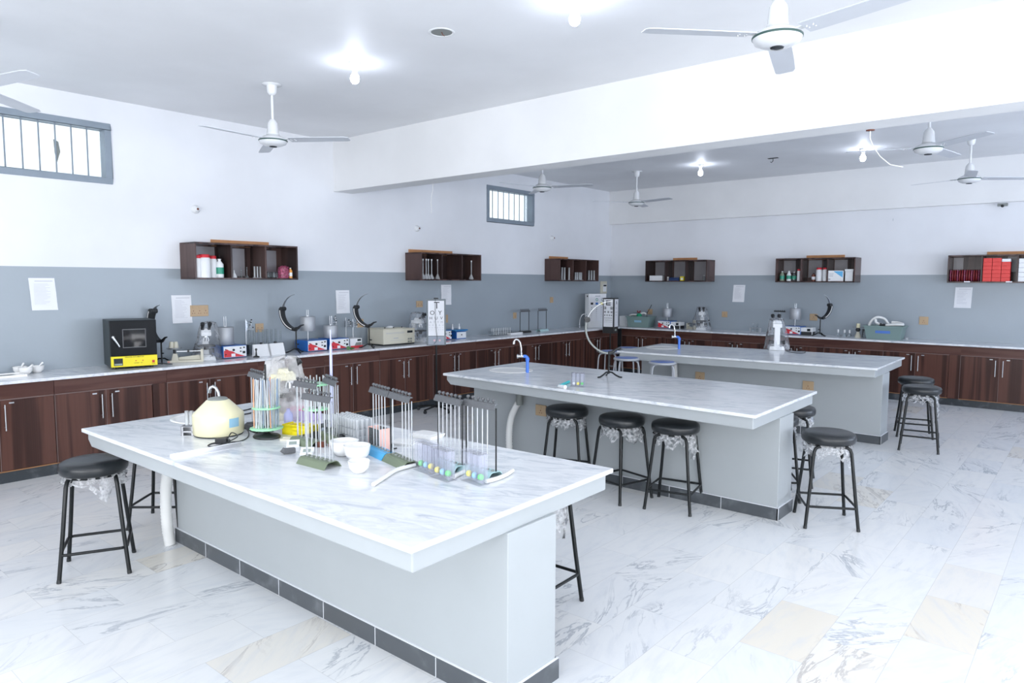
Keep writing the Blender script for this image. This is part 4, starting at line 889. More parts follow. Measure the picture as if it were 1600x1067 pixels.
def timer(px, py, rz, lb):
    t = thing('digital_timer', lb, 'timer', P1(px, py), rz); b = MB(); b.prism([(-.03, 0), (.03, 0), (.03, .012), (-.03, .012)], -.024, .024); b.add([(-.033, -.028, .0), (.033, -.028, 0), (.033, .02, .03), (-.033, .02, .03), (-.033, .026, 0), (.033, .026, 0)], [(0, 1, 2, 3), (3, 2, 5, 4), (0, 3, 4), (1, 5, 2), (0, 4, 5, 1)]); b.build('timer_body', WHITEP, t)
    MB().add([(-.020, -.013, .0108), (.018, -.013, .0108), (.018, .008, .0238), (-.020, .008, .0238)], [(0, 1, 2, 3)]).build('lcd_window', LCD, t)
timer(458, 697, .95, 'white digital timer propped behind the other, before the yellow block'); timer(480, 709, .8, 'white digital timer nearer the front olive rack')
solo('black_clip', MB().box(-.03, .03, -.014, .014, .004, .03).cyl((-.035, 0, .01), (-.02, 0, .03), .012, n=10), CLAMP, 'dark grey clip leaning on the white timers', 'clip', P1(452, 709), 1.2, bevel=.004)
b = MB(); b.box(-.035, .0, -.018, .018, 0, .03); b.cyl((.02, 0, .011), (.06, 0, .011), .011, n=10); solo('brown_block', b, BROWN, 'brown reagent box behind the white mortars', 'box', P1(508, 698), .6)
solo('black_stopcock', MB().lathe([(.012, 0), (.02, .01), (.022, .035), (.008, .045)], n=14), BLACKP, 'small black rubber bulb behind the largest mortar', 'bulb', P1(533, 691))
solo('microscope_slide_box', MB().box(-.045, .045, -.02, .02, 0, .012).box(-.03, .03, -.015, .015, .013, .02), BEIGE, 'pale slide box behind the timers', 'box', P1(452, 688), .6)
# mortars
def mortar(loc, r, lb, rz=0, spout=True, pest=None, grp=None):
    t = thing('mortar', lb, 'mortar', loc, rz, grp); h = r*1.12
    b = MB().lathe([(r*.45, 0), (r*.6, .004), (r*.90, h*.42), (r*1.0, h*.96), (r*1.0, h), (r*.93, h), (r*.75, h*.5), (r*.45, h*.2), (0, h*.15)], n=40)
    for k in range(len(b.v)):
        x, y, q = b.v[k]; a = math.atan2(y, x)
        if q > h*.9: f = 1+.12*max(0, cos(a))**14; b.v[k] = (x*f, y*f, q)
    b.build('bowl', CERAM, t)
    if pest: MB().tube([(-.1*r, 0, h*.3), (r*.5, r*.1, h*.95), (r*1.1, r*.2, h*1.35)], .1*r, 10, [r*.22, r*.12, r*.17]).build('pestle', CERAM, t)
    return t
mortar(P1(537, 711), .068, 'largest white mortar, rear left of the three on the nearest table', 1); mortar(P1(558, 718), .066, 'middle white mortar of the three on the nearest table', -.6); mortar(P1(561, 738), .05, 'smallest white mortar, front one of the three on the nearest table', -1.2)
# test tube rack
p = P1(552, 688); t = thing('test_tube_rack', 'wire rack full of clear test tubes behind the white mortars', 'rack', p, -.1)
b = MB()
for z0 in (.004, .045, .085):
    for j in range(5): b.cyl((-.15, -.06+.03*j, z0), (.13, -.06+.03*j, z0), .0013, n=5)
    for i in range(11): b.cyl((-.15+.028*i, -.06, z0), (-.15+.028*i, .06, z0), .0013, n=5)
for sx in (-.15, .13):
    for sy in (-.06, .06): b.cyl((sx, sy, 0), (sx, sy, .09), .0018, n=6)
b.build('wire_frame', STEEL, t)
pr = None; R_ = Matrix.Rotation(-.1, 3, 'Z')
for i in range(10):
    for j in range(4):
        q = R_ @ Vector((-.136+.028*i, -.045+.03*j, .0065))
        if pr is None:
            o = pr = MB().lathe([(0, 0), (.006, .002), (.0085, .008), (.0085, .125), (.0105, .127), (.0095, .129)], n=12, cap=(False, False)).build('test_tube', TUBEG); tag(pr, 'clear test tube standing in the wire rack behind the mortars', 'test tube', 'test tubes in the wire rack')
        else: o = pr.copy(); COL.objects.link(o)
        o.location = p+q
hg = ('clear specimen cups', 'clear specimen cup in the cluster left of the wire rack')
for i, (px, py) in enumerate(((505, 676), (512, 672), (519, 678), (526, 671), (514, 684), (522, 686))): cyl_glass('specimen_cup', P1(px, py), .022, .05+.008*(i % 3), hg[1], hg[0], GLASS, False, 'cup')
p = P1(592, 703); t = thing('clear_tube_box', 'clear box with salmon edges and glass parts behind the sky blue rack', 'box', p, -.15)
b = MB(); b.box(-.055, -.051, -.03, .03, 0, .12); b.box(.055, .059, -.03, .03, 0, .12); b.build('salmon_sides', mat('salmon_plastic', (.85, .52, .45), .35), t); b = MB(); b.box(-.051, .055, -.03, -.029, 0, .118); b.box(-.051, .055, .03, .031, 0, .118); b.build('clear_panels', GLASS, t)
MB().cyl((.015, 0, .02), (.015, 0, .10), .011, n=12).build('white_tube', WHITEP, t)
cord([(610, 660), (611, 690), (614, 700), (620, 700)], T1, .0035, 'black cable hooked beside the sky blue rack', 'cable')
def slab_(px, py, w_, d_, h_, rz, lb, nm='white_dish'): return solo(nm, MB().frus((-w_/2, w_/2, -d_/2, d_/2), (-w_/2-.008, w_/2+.008, -d_/2-.008, d_/2+.008), 0, h_).box(-w_/2+.01, w_/2-.01, -d_/2+.01, d_/2-.01, h_, h_+.002), CERAM, lb, 'dish', P1(px, py), rz, None, .004)
slab_(632, 693, .13, .10, .012, .3, 'flat white tray behind the right olive rack'); slab_(667, 683, .15, .11, .022, .1, 'raised white tray behind the left spirometer')
# spirometers
def spiro(loc, rz, lb, balls=(GREENB, BLUB, YELB), s=1.0):
    t = thing('ball_spirometer', lb, 'spirometer', loc, rz); t.scale = (s, s, s)
    b = MB(); b.box(-.068, .068, -.03, .03, 0, .010); b.box(-.062, .062, -.024, .024, .132, .140); b.box(-.062, .062, .020, .023, .010, .132)
    for x in (-.061, -.021, .019, .059): b.box(x, x+.003, -.022, .022, .010, .132)
    b.build('clear_body', SPIRO, t, .001, 1)
    for x, m in zip((-.04, 0, .04), balls):
        MB().lathe([(.0175, .012), (.0175, .131)], (x, 0, 0), 18, cap=(False, False)).build('clear_column', SPIRO, t)
        MB().ball((x, 0, .030), .0145, 16, 8).build('float_ball', m, t)
    MB().cyl((.05, -.02, .02), (.085, -.03, .02), .009, n=12).build('hose_port', SPIRO, t)
    return t
spiro(P1(666, 736), -.15, 'left ball spirometer of the touching pair on the nearest table'); spiro(P1(692, 747), -.15, 'right ball spirometer of the touching pair on the nearest table', (YELB, BLUB, GREENB)); spiro(P1(742, 753), -.15, 'single ball spirometer at the right end of the nearest table', (YELB, BLUB, GREENB))
def those(pix, lb): return hose('breathing_hose', [P1(x, y, T1+.011) for x, y in pix], .0095, lb, True)
those([(583, 757), (600, 746), (620, 734), (648, 726)], 'white corrugated hose curving in front of the right olive rack'); those([(709, 745), (716, 741), (727, 736)], 'short white hose stub between the spirometers'); those([(759, 752), (775, 748), (790, 742), (801, 735)], 'white hose leading right from the single spirometer')
# ================================================================== PERIMETER STANDS
def perimeter(loc, rz, lb, armr=.21, a0=100, a1=275, black=True, h=.30, cut=.45):
    t = thing('perimeter_stand', lb, 'perimeter', loc, rz)
    for k in range(3):
        a = RD(90+120*k); c, s = cos(a), sin(a); MB().tube([(0, 0, .045), (c*.03, s*.03, .045), (c*.07, s*.07, .02), (c*.105, s*.105, .005), (c*.125, s*.125, .004)], .008, 8).build('tripod_foot', BLACKM, t)
    MB().cyl((0, 0, .03), (0, 0, h), .008, n=12).build('stand_rod', BLACKM, t); MB().cyl((0, 0, .10), (.035, 0, .10), .007, n=10).build('clamp_screw', BLACKP, t)
    cx, cz = .02, h-.02+armr; n = 26; vs = []; vs2 = []
    def band(a_s, a_e, w0, w1, th, m, name, off=0):
        vs = []; k = 24
        for i in range(k+1):
            a = RD(a_s+(a_e-a_s)*i/k); w_ = w0+(w1-w0)*i/k
            for rr in (armr+off-th/2, armr+off+th/2):
                for sy in (-1, 1): vs.append((cx+rr*cos(a), sy*w_/2, cz+rr*sin(a)))
        fs = []
        for i in range(k):
            o, p_ = 4*i, 4*i+4; fs += [(o, o+1, p_+1, p_), (o+2, p_+2, p_+3, o+3), (o, p_, p_+2, o+2), (o+1, o+3, p_+3, p_+1)]
        fs += [(0, 2, 3, 1), (4*k, 4*k+1, 4*k+3, 4*k+2)]
        MB().add(vs, fs).build(name, m, t)
    am = a0+(a1-a0)*cut
    if black: band(am, a1, .075, .050, .034, BLACKP, 'wide_arc_band', .012); band(am+5, a1-12, .080, .056, .010, HOSE, 'scale_groove', .012)
    else: band(am, a1, .03, .045, .014, LID, 'wide_arc_band')
    band(a0, am, .010, .045 if black else .014, .004, STEEL if black else HOSE, 'thin_arc_band')
    MB().cyl((cx+armr*cos(RD(am)), -.035, cz+armr*sin(RD(am))), (cx+armr*cos(RD(am)), .035, cz+armr*sin(RD(am))), .025, n=18).build('pivot_disc', BLACKP, t)
    b = MB(); b.tube([(0, 0, h-.02), (.03, 0, h-.01), (.07, 0, h+.02), (.11, 0, h+.03)], .012, 10, [.018, .016, .010, .006]); b.build('chin_rest', BLACKP, t); return t
LP_ = lambda px, x: (x, LY(px, x, 540), .864)
BP_ = lambda px, y: (BX(px, y, 520), y, .864)
perimeter(LP_(463, .32), .35, 'black curved perimeter on the left counter between the white boxes and blue recorder', .20, 95, 265)
perimeter(LP_(577, .46), .35, 'black curved perimeter behind the left end of the cream machine', .20, 95, 265)
perimeter(LP_(252, .22), .12, 'black curved perimeter just right of the incubator', .185, 92, 250, True, .24, .3)
p = W(951, 589, 'z', T2); perimeter((p.x, p.y, T2), .75, 'grey perimeter stand with a long white arc on the middle table', .235, 90, 262, False, .235, .42)
perimeter(BP_(1281, -.30), 4.15, 'black curved perimeter on the back counter right of the silver drum', .19, 110, 255)
# ================================================================== MIDDLE AND FAR TABLE ITEMS
p = W(903, 604, 'z', T2); spiro((p.x, p.y, T2), .4, 'small ball spirometer on the middle table', (WHITEP, YELB, GREENB), .85)
b = MB(); P_ = [W(x, y, 'z', T2+.013)-Vector((0, 0, T2+.013)) for x, y in ((889, 596), (880, 600), (873, 603))]; P0 = Vector((P_[0].x, P_[0].y, 0))
t = thing('mouthpiece_hose', 'teal hose with a white mouthpiece beside the middle table spirometer', 'hose', (P_[0].x, P_[0].y, T2))
MB().tube([Vector((q.x-P_[0].x, q.y-P_[0].y, .012)) for q in P_], .011, 10).build('teal_tube', TEAL, t); MB().cyl((P_[2].x-P_[0].x, P_[2].y-P_[0].y, .012), (P_[2].x-P_[0].x+.08, P_[2].y-P_[0].y-.02, .014), .012, .017, 12).build('white_mouthpiece', WHITEP, t)
p = W(1212, 546, 'z', T3); microscope((p.x, p.y, T3), 3.6, 'white microscope under clear film on the farthest table', WHITEP, 1.12)
film((p.x, p.y, T3+.001), .15, .13, .41, 'clear plastic cover over the white microscope on the farthest table', 21, .5, top=.5)
cord([(1228, 548), (1236, 550), (1250, 551.5), (1258, 550.5), (1256, 548.5), (1240, 548), (1232, 543)], T3, .004, 'black cable looping right of the microscope on the farthest table', 'cable')
# ================================================================== LEFT COUNTER ITEMS
WZ = .864
t = thing('enamel_tray', 'shallow white tray at the left photo edge on the left counter', 'tray', (.28, -10.16, WZ), 1.6); b = MB(); b.box(-.16, .14, -.10, .10, 0, .004)
for a in ((-.16, .14, -.10, -.096), (-.16, .14, .096, .10), (-.16, -.156, -.096, .096), (.136, .14, -.096, .096)): b.box(*a, .004, .02)
b.build('tray_pan', CERAM, t); MB().box(-.10, .08, -.05, .05, .005, .012).build('dark_instruments', LID, t)
for (px, x, rz, lb) in ((40, .20, .6, 'front white mortar with pestle on the left counter'), (31, .10, 2.2, 'rear left white mortar with pestle on the left counter'), (58, .14, 1.9, 'right white mortar with pestle on the left counter')): mortar((x, LY(px, x, 575), WZ), .055, lb, rz, True, True)
# incubator
t = thing('incubator', 'black bench incubator with a bright yellow control panel', 'incubator', (.29, -9.13, WZ), RD(78)); Wd, D, H = .40, .36, .46
b = MB(); b.box(-Wd/2, Wd/2, -D/2, D/2, .02, H); b.build('cabinet_shell', mat('charcoal_enamel', (.018, .028, .032), .4, spec=.3, bump=.15, bscale=120), t, .004)
for sx in (-.16, .16):
    for sy in (-.13, .13): MB().cyl((sx, sy, 0), (sx, sy, .02), .015, n=10).build('foot', BLACKP, t)
d = MB().box(-Wd/2+.003, Wd/2-.003, -D/2-.026, -D/2-.001, .125, H-.002).build('door', mat('black_gloss_enamel', (.006, .008, .011), .35, spec=.15), t, .004)
MB().box(-.09, .10, -D/2-.028, -D/2-.0262, .205, .375).build('door_window', DARKG, d); b = MB()
for a in ((-.095, .105, .37, .378), (-.095, .105, .200, .208), (-.095, -.088, .208, .37), (.098, .105, .208, .37)): b.box(a[0], a[1], -D/2-.030, -D/2-.0262, a[2], a[3])
b.build('window_trim', CLAMP, d)
b = MB(); b.cyl((-.175, -D/2-.026, .305), (-.175, -D/2-.05, .305), .014, n=14); b.tube([(-.178, -D/2-.045, .31), (-.155, -D/2-.052, .27), (-.125, -D/2-.05, .215)], .009, 10, [.014, .011, .007]); b.build('door_handle', CHROME, d)
pn = MB().box(-Wd/2+.003, Wd/2-.003, -D/2-.027, -D/2-.001, .022, .122).build('yellow_panel', YELLOW, t, .002)
MB().box(-.175, -.10, -D/2-.0285, -D/2-.0272, .035, .103).build('temperature_display', SCREEN, pn); MB().box(-.170, -.105, -D/2-.0292, -D/2-.0287, .04, .055).build('display_keys', LCD, pn)
MB().box(.15, .172, -D/2-.030, -D/2-.0272, .048, .072).build('power_switch', REDLED, pn); 
for x in (.01, .07): MB().cyl((x, -D/2-.0272, .075), (x, -D/2-.031, .075), .005, n=10).build('indicator_lamp', REDLED, pn)
text('panel_title', 'DIGITAL INCUBATOR', .0165, INK, pn, (.0, -D/2-.0275, .112))
text('panel_caption', 'HEATING     SET', .010, INK, pn, (.03, -D/2-.0275, .052)); text('panel_caption', 'POWER', .008, INK, pn, (.161, -D/2-.0275, .038))
# triple beam balance
def balance(loc, rz, lb, s=1):
    t = thing('beam_balance', lb, 'balance', loc, rz); t.scale = (s, s, s)
    b = MB(); b.box(-.17, .17, -.035, .035, 0, .02); b.box(.145, .17, -.035, .035, .02, .13); b.frus((-.13, -.06, -.035, .035), (-.115, -.075, -.02, .02), .02, .09); b.prism([(-.08, .02), (.145, .02), (.145, .07), (-.06, .05)], .015, .022); b.build('cast_base', BEIGE, t, .003)
    MB().lathe([(.055, .135), (.07, .142), (.072, .147), (.05, .143)], (-.10, 0, 0), 24).build('weighing_pan', STEEL, t)
    MB().cyl((-.10, 0, .09), (-.10, 0, .136), .012, n=10).build('pan_post', BLACKP, t)
    for y in (-.015, 0, .015): MB().box(-.08, .145, y-.003, y+.003, .108, .116).build('balance_beam', STEEL, t)
    for x, y in ((.02, -.015), (.07, 0), (.10, .015)): MB().box(x, x+.02, y-.007, y+.007, .10, .125).build('sliding_weight', BLACKP, t)
    for k, x in enumerate((-.125, -.085)): MB().lathe([(.024, .148), (.026, .155), (.02, .20), (.017, .212)], (x, 0, 0), 16).build('stacked_weight', BEIGE, t)
    MB().box(-.165, -.145, -.0355, -.035, .005, .012).build('red_mark', RED, t); return t
balance((.30, LY(289, .30), WZ), 1.1, 'beige triple beam balance between the incubator and wrapped microscope')
cord2 = MB().tube(curve_pts([(0, 0, .004), (.1, .02, .004), (.15, .1, .004), (.28, .14, .004)]), .004, 6); solo('loose_cable', cord2, BLACKP, 'black cord lying behind the beam balance from the incubator', 'cord', (.14, -8.93, WZ))
p = (.27, LY(322, .27), WZ); microscope(p, 1.2, 'white microscope under clear film on the left counter beside the balance'); film((p[0], p[1], WZ+.001), .145, .145, .41, 'clear plastic cover over the microscope beside the beam balance', 31, 1.2, (0.03, .0), .45)
def recorder(loc, rz, lb, drum=.0, drumh=.17, side=1, w_=.27):
    t = thing('drum_recorder', lb, 'recorder', loc, rz); h = .135
    b = MB(); b.box(-w_/2, w_/2, -.13, .13, .006, h); b.build('blue_case', BLUE, t, .003)
    pn = MB().box(-w_/2+.006, w_/2-.006, -.134, -.1305, .012, h-.006).build('white_panel', WHITEP, t)
    x0, x1 = -w_/2+.008, w_/2-.02; y = -.1346
    MB().add([(x0, y, .014), (x1, y, .014), (.01, y, .05), (-.03, y, .075), (-.07, y, .085), (-.09, y, .10), (x0, y, .085)], [(0, 1, 2, 3, 4, 5, 6)]).build('red_print', RED, pn)
    MB().box(-.045, .0, -.1352, -.1347, .018, .05).build('white_square', PAPER, pn)
    for x, z, r in ((-.02, .09, .012), (-.11, .10, .006), (-.11, .045, .006), (.06, .105, .007), (.06, .07, .007), (.1, .11, .008), (-.02, .09, .006)): MB().cyl((x, -.1346, z), (x, -.145, z), r, n=12).build('knob', BLACKP, pn)
    MB().box(.085, .115, -.138, -.1346, .045, .07).build('power_switch', SCREEN, pn)
    dz = h+drum; x = -.02*side
    MB().cyl((x, .03, h), (x, .03, dz+drumh+.02), .006, n=10).build('spindle', STEEL, t)
    MB().lathe([(.085, dz+.004), (.088, dz+.008), (.088, dz+drumh), (.084, dz+drumh+.004), (.01, dz+drumh+.006)], (x, .03, 0), 40).build('silver_drum', ALU, t)
    for dx in (-.012, .012): MB().cyl((x+dx, .03, dz+drumh), (x+dx, .03, dz+drumh+.12-drum*.35), .004, n=8).build('top_rod', STEEL, t)
    return t
recorder((.20, LY(367, .33), WZ), H90, 'blue drum recorder right of the wrapped microscope, leftmost of three on the left counter', 0, .19)
recorder((.24, LY(496, .37), WZ), H90, 'blue recorder with its silver drum raised on a rod, middle of three', .10, .17)
recorder((.24, LY(531.5, .37), WZ), H90, 'blue recorder with a low silver drum, rightmost of three left of the cream machine', 0, .15)
def clamp_rod(loc, rz, lb, h=.36, knobs=5, seed=0):
    rn = random.Random(seed); t = thing('clamp_stand', lb, 'clamp stand', loc, rz)
    MB().box(-.05, .05, -.03, .03, 0, .008).build('stand_base', STEEL, t, .002); MB().cyl((0, 0, .008), (0, 0, h), .006, n=10).build('stand_rod', STEEL, t)
    for k in range(knobs):
        z = h*(.72+.07*k) if k < 4 else h*.6; a = rn.uniform(-.5, .5); x = .05+.03*rn.random()
        b = MB(); b.cyl((0, 0, z), (x, a*.05, z), .005, n=8); b.box(-.012, .012, -.012, .012, z-.012, z+.012); b.cyl((x, a*.05, z-.012), (x, a*.05, z+.016), .005, n=8); b.build('boss_clamp', STEEL, t)
        MB().ball((x, a*.05, z+.02), .009, 10, 6).build('clamp_screw', BLACKP, t)
    return t
clamp_rod((.12, LY(380, .05), WZ), H90, 'small steel clamp stand behind the leftmost recorder', .40, 4, 1); clamp_rod((.09, LY(519, .09), WZ), H90, 'steel clamp stand with many knobs behind the middle recorder', .40, 5, 2)
clamp_rod((.10, LY(541, .10), WZ), H90, 'thin dark clamp stand behind the rightmost recorder, left one', .37, 3, 3); clamp_rod((.10, LY(552, .10), WZ), H90, 'thin dark clamp stand behind the rightmost recorder, right one', .35, 3, 4)
def screen_box(loc, rz, lb):
    t = thing('white_screen', lb, 'screen', loc, rz); b = MB(); b.add([(-.10, -.035, 0), (.10, -.035, 0), (.10, .01, .13), (-.10, .01, .13), (-.10, .035, 0), (.10, .035, 0), (.10, .02, .13), (-.10, .02, .13)], [(0, 1, 2, 3), (4, 7, 6, 5), (0, 3, 7, 4), (1, 5, 6, 2), (3, 2, 6, 7), (0, 4, 5, 1)]); b.build('white_panel', WHITEP, t)
    MB().box(-.012, .012, -.0, .025, .131, .15).build('black_clip', BLACKP, t); return t
for px, lb in ((409, 'left white sloping screen before the tall glass tubes'), (431, 'right white sloping screen before the tall glass tubes')): screen_box((.34, LY(px, .34), WZ), H90, lb)
t = thing('tall_tube_rack', 'rack of tall clear glass tubes behind the two white screens', 'rack', (.18, LY(413, .18), WZ), H90)
b = MB(); b.box(-.22, .22, -.05, .05, 0, .012); b.box(-.22, .22, -.05, .05, .12, .126); b.box(-.22, -.214, -.05, .05, .012, .12); b.box(.214, .22, -.05, .05, .012, .12); b.build('clear_frame', GLASS, t)
y0 = LY(413, .18)
tubes_at([(.18+.03*(-1)**i, y0-.19+.0272*i, WZ+.013) for i in range(15)], .008, .27, GLASS, 'tall clear glass tube in the rack behind the white screens', 'tall tubes behind the white screens')
flask((.33, LY(429, .33), WZ+.151), 'slim glass flask top above the white screens', .018, .06, .006, .05) if False else None
solo('black_lens_stand', MB().lathe([(.035, 0), (.035, .01), (.01, .02), (.006, .07), (.014, .09), (.004, .10)], n=16), BLACKP, 'small black lens stand before the left white screen', 'stand', (.44, LY(400, .44), WZ))
t = thing('electronic_meter', 'white meter with a dark display and red base right of the rightmost recorder', 'meter', (.26, LY(556.5, .35), WZ), H90)
b = MB(); b.box(-.09, .09, -.09, .09, .012, .12); b.build('meter_case', WHITEP, t, .004); MB().box(.02, .075, -.0915, -.0902, .085, .11).build('display', SCREEN, t); MB().add([(-.03, -.0906, .02), (.08, -.0906, .02), (.08, -.0906, .07), (.0, -.0906, .07)], [(0, 1, 2, 3)]).build('grey_wedge', LID, t); MB().box(-.085, .10, -.10, -.0902, 0, .03).build('red_base', RED, t)
solo('green_tape_roll', MB().cyl((0, -.02, .022), (0, .02, .022), .022, n=18).cyl((.03, -.03, .016), (.07, .02, .016), .014, .010, 12), mat('dark_green_plastic', (.05, .16, .04), .4), 'small dark green roll on the left counter before the recorders', 'roll', (.47, LY(544, .47), WZ), 1.0)
# cream machine
t = thing('cream_machine', 'wide cream bench machine with round lid knobs left of the letter chart', 'machine', (.28, LY(625, .45), WZ), RD(88))
b = MB(); b.box(-.26, .26, -.17, .17, .02, .215); b.build('cream_case', BEIGE, t, .006); MB().box(-.255, .255, -.165, .165, .005, .019).build('black_plinth', BLACKP, t); MB().box(-.25, .1, -.15, .15, .2155, .225).build('top_lid', BEIGE, t, .004)
MB().lathe([(.05, .226), (.045, .238), (.02, .246)], (-.02, 0, 0), 20).build('lid_knob', WHITEP, t); MB().box(.13, .22, -.172, -.1705, .155, .185).build('display', SCREEN, t)
for z in (.04, .075): 
    for x in (.15, .19): MB().cyl((x, -.1705, z), (x, -.182, z), .012, n=12).build('control_knob', LID, t)
b = MB(); b.box(-.22, .08, -.1712, -.1705, .155, .159); b.box(-.22, .08, -.1712, -.1705, .166, .170); b.box(-.10, -.02, -.1712, -.1705, .09, .10); b.box(-.15, .06, -.1712, -.1705, .065, .068); b.build('printed_text', GREYINK, t)
for x in (-.2, -.06, .08): MB().lathe([(.008, .226), (.008, .24)], (x, -.12, 0), 10).build('lid_screw', BLACKP, t)
p = (.26, LY(655, .26), WZ); microscope(p, 2.0, 'white microscope under film between the cream machine and letter chart'); film((p[0], p[1], WZ+.001), .16, .14, .42, 'clear plastic cover between the cream machine and the letter chart', 41, .3, (0, -.05), .5)
recorder((.2, LY(698, .2)-.14, WZ), H90, 'blue recorder half hidden behind the letter chart', .0, .06, w_=.22)
t = thing('water_bath', 'blue water bath with a white front right of the letter chart', 'water bath', (.22, LY(711, .22)+.02, WZ), H90)
b = MB(); b.box(-.10, .10, -.11, .11, 0, .11); b.build('blue_case', BLUE, t, .003); MB().box(-.095, .095, -.114, -.1105, .01, .1).build('white_front', WHITEP, t); MB().cyl((0, -.1145, .06), (0, -.122, .06), .009, n=10).build('dial', BLACKP, t)
MB().box(-.13, .13, -.12, .12, .115, .135).build('bath_lid', mat('bright_blue_plastic', (.03, .22, .50), .35), t, .004)
for x in (-.07, .07): MB().lathe([(.016, .136), (.014, .16), (.006, .18), (.006, .215)], (x, 0, 0), 12).build('lid_tube', WHITEP, t)
t = thing('clear_tube_rack', 'low clear rack of empty test tubes on the left counter before the middle table', 'rack', (.27, LY(782, .27), WZ), H90); b = MB(); b.box(-.22, .22, -.05, .05, 0, .006); b.box(-.22, .22, -.05, .05, .06, .064); b.box(-.22, -.215, -.05, .05, .006, .06); b.box(.215, .22, -.05, .05, .006, .06); b.build('clear_frame', GLASS, t)
y0 = LY(782, .27); tubes_at([(.27+.03*(-1)**i, y0-.2+.0285*i, WZ+.0065) for i in range(15)], .009, .105, TUBEG, 'short empty test tube in the low clear rack on the left counter', 'tubes in the low clear rack', 'test_tube', 'test tube')
y0 = LY(806, .36); t = thing('white_tray', 'white plastic tray with glass slides near the empty rack stands', 'tray', (.34, y0, WZ), H90); MB().box(-.15, .15, -.04, .04, 0, .03).build('tray_body', WHITEP, t, .004); MB().box(-.14, .14, -.035, .035, .0305, .036).build('glass_slides', GLASS, t)
y0 = LY(822, .25); esr((.22, y0), H90, BLACKP, BLACKM, 'black empty tube rack on the left counter, left of the two', '', .24, .37, 6, False, WZ, .0055)
y0 = LY(851, .25); esr((.20, y0), H90, AQUA, BLACKM, 'aqua based empty tube rack on the left counter, nearest the corner', '', .24, .37, 6, False, WZ, .0055)
t = thing('mixer_tap', 'small chrome swan neck tap on the left counter near the corner', 'faucet', (.12, LY(905, .12), WZ), H90); MB().lathe([(.025, 0), (.02, .02), (.01, .04)], n=14).build('tap_base', CHROME, t); MB().tube([(0, 0, .03), (0, -.01, .15), (.02, -.05, .24), (.06, -.10, .25), (.08, -.13, .22)], .009, 10).build('swan_neck', CHROME, t)
# ================================================================== CORNER AND BACK COUNTER
def letters_chart(t, y, w_, rows, m, parent):
    for body, size, x, z in rows: text('chart_letter', body, size, m, parent, (x, y, z), depth=.0006)
p = Vector((.86, -5.58, 0)); rz = RD(47)
t = thing('letter_chart', 'lit-box style letter chart T OY HUV on a black rolling stand by the left counter', 'eye chart', p, rz)
for k in range(5):
    a = 2*pi*k/5+.3; c, s = cos(a), sin(a); lg = MB().tube([(0, 0, .07), (c*.1, s*.1, .065), (c*.26, s*.26, .05)], .012, 8).build('star_foot', BLACKM, t); MB().cyl((c*.25-.012*s, s*.25+.012*c, .022), (c*.25+.012*s, s*.25-.012*c, .022), .022, n=12).build('castor', BLACKP, lg)
MB().cyl((0, 0, .05), (0, 0, 1.0), .013, n=12).build('stand_pole', BLACKM, t)
ZB = .872; HH = .60; w_ = .125
b = MB(); b.box(-w_, w_, -.05, .03, ZB, ZB+HH); hd = b.build('chart_housing', mat('grey_steel_case', (.16, .19, .21), .4), t, .004)
MB().box(-w_+.022, w_-.022, -.0525, -.0505, ZB+.125, ZB+HH-.022).build('chart_panel', PAPER, hd); MB().box(-w_+.022, w_-.022, -.0525, -.0505, ZB+.01, ZB+.115).build('lower_panel', mat('grey_panel', (.30, .34, .40), .3), hd)
for x in (-.025, .045): MB().cyl((x, -.0526, ZB+.065), (x, -.06, ZB+.065), .013, n=12).build('red_button', mat('pale_pink_button', (.75, .5, .55), .4), hd)
rows = [('T', .125, ZB+.515), ('OY', .078, ZB+.42), ('HUV', .055, ZB+.352), ('ATYM', .038, ZB+.30), ('VHTAU', .026, ZB+.262), ('YOHAVT', .020, ZB+.23), ('TUAYHVO', .015, ZB+.203)]
for i, (bd, sz, z) in enumerate(rows):
    n = len(bd); sp = {1: 0, 2: .10, 3: .068, 4: .048}.get(n) if n < 5 else .17/(n-1)
    for k, ch in enumerate(bd): text('chart_letter', ch, sz, INK if i < 3 else GREYINK, hd, (sp*(k-(n-1)/2)+(.008 if n == 1 else 0), -.0529, z))
MB().tube(curve_pts([(-.01, -.056, ZB+HH+.01), (-.012, -.062, ZB+.4), (0, -.06, ZB+.2), (.01, -.06, ZB+.08), (-.03, -.058, ZB+.02)]), .0025, 6).build('hanging_cord', BLACKP, t)
MB().box(-.03, .03, -.02, .03, ZB+HH, ZB+HH+.015).build('top_cap', BLACKP, t)
# E chart lantern
p = W(955, 560, 'x', 1.12); p = Vector((W(954, 490, 'y', -1.3).x, -1.30, 0)); t = thing('rotating_eye_chart', 'black four sided eye chart lantern with a large E near the corner', 'eye chart', p, .17)
for k in range(4):
    a = pi/2*k+.4; c, s = cos(a), sin(a); MB().tube([(0, 0, .06), (c*.1, s*.1, .05), (c*.24, s*.24, .0085)], .011, 8).build('star_foot', BLACKM, t)
MB().cyl((0, 0, .04), (0, 0, .80), .014, n=12).build('stand_pole', BLACKM, t); ZB = .80; HH = .62; w_ = .105
hd = MB().box(-w_, w_, -w_, w_, ZB, ZB+HH).build('black_lantern', BLACKP, t, .004)
def tumbling(cx, cz, s, rot, y, b):
    k = s/5; bars = [(0, 1, 0, 5), (1, 5, 0, 1), (1, 5, 2, 3), (1, 5, 4, 5)]
    for x0, x1, z0, z1 in bars:
        Q = [(x0-2.5, z0-2.5), (x1-2.5, z1-2.5)]; R2 = []
        for x, z in Q:
            for _ in range(rot): x, z = -z, x
            R2.append((cx+x*k, cz+z*k))
        b.box(R2[0][0], R2[1][0], y, y+.0006, R2[0][1], R2[1][1])
MB().box(-w_+.018, w_-.018, -w_-.003, -w_-.0005, ZB+.115, ZB+HH-.02).build('chart_face', PAPER, hd)
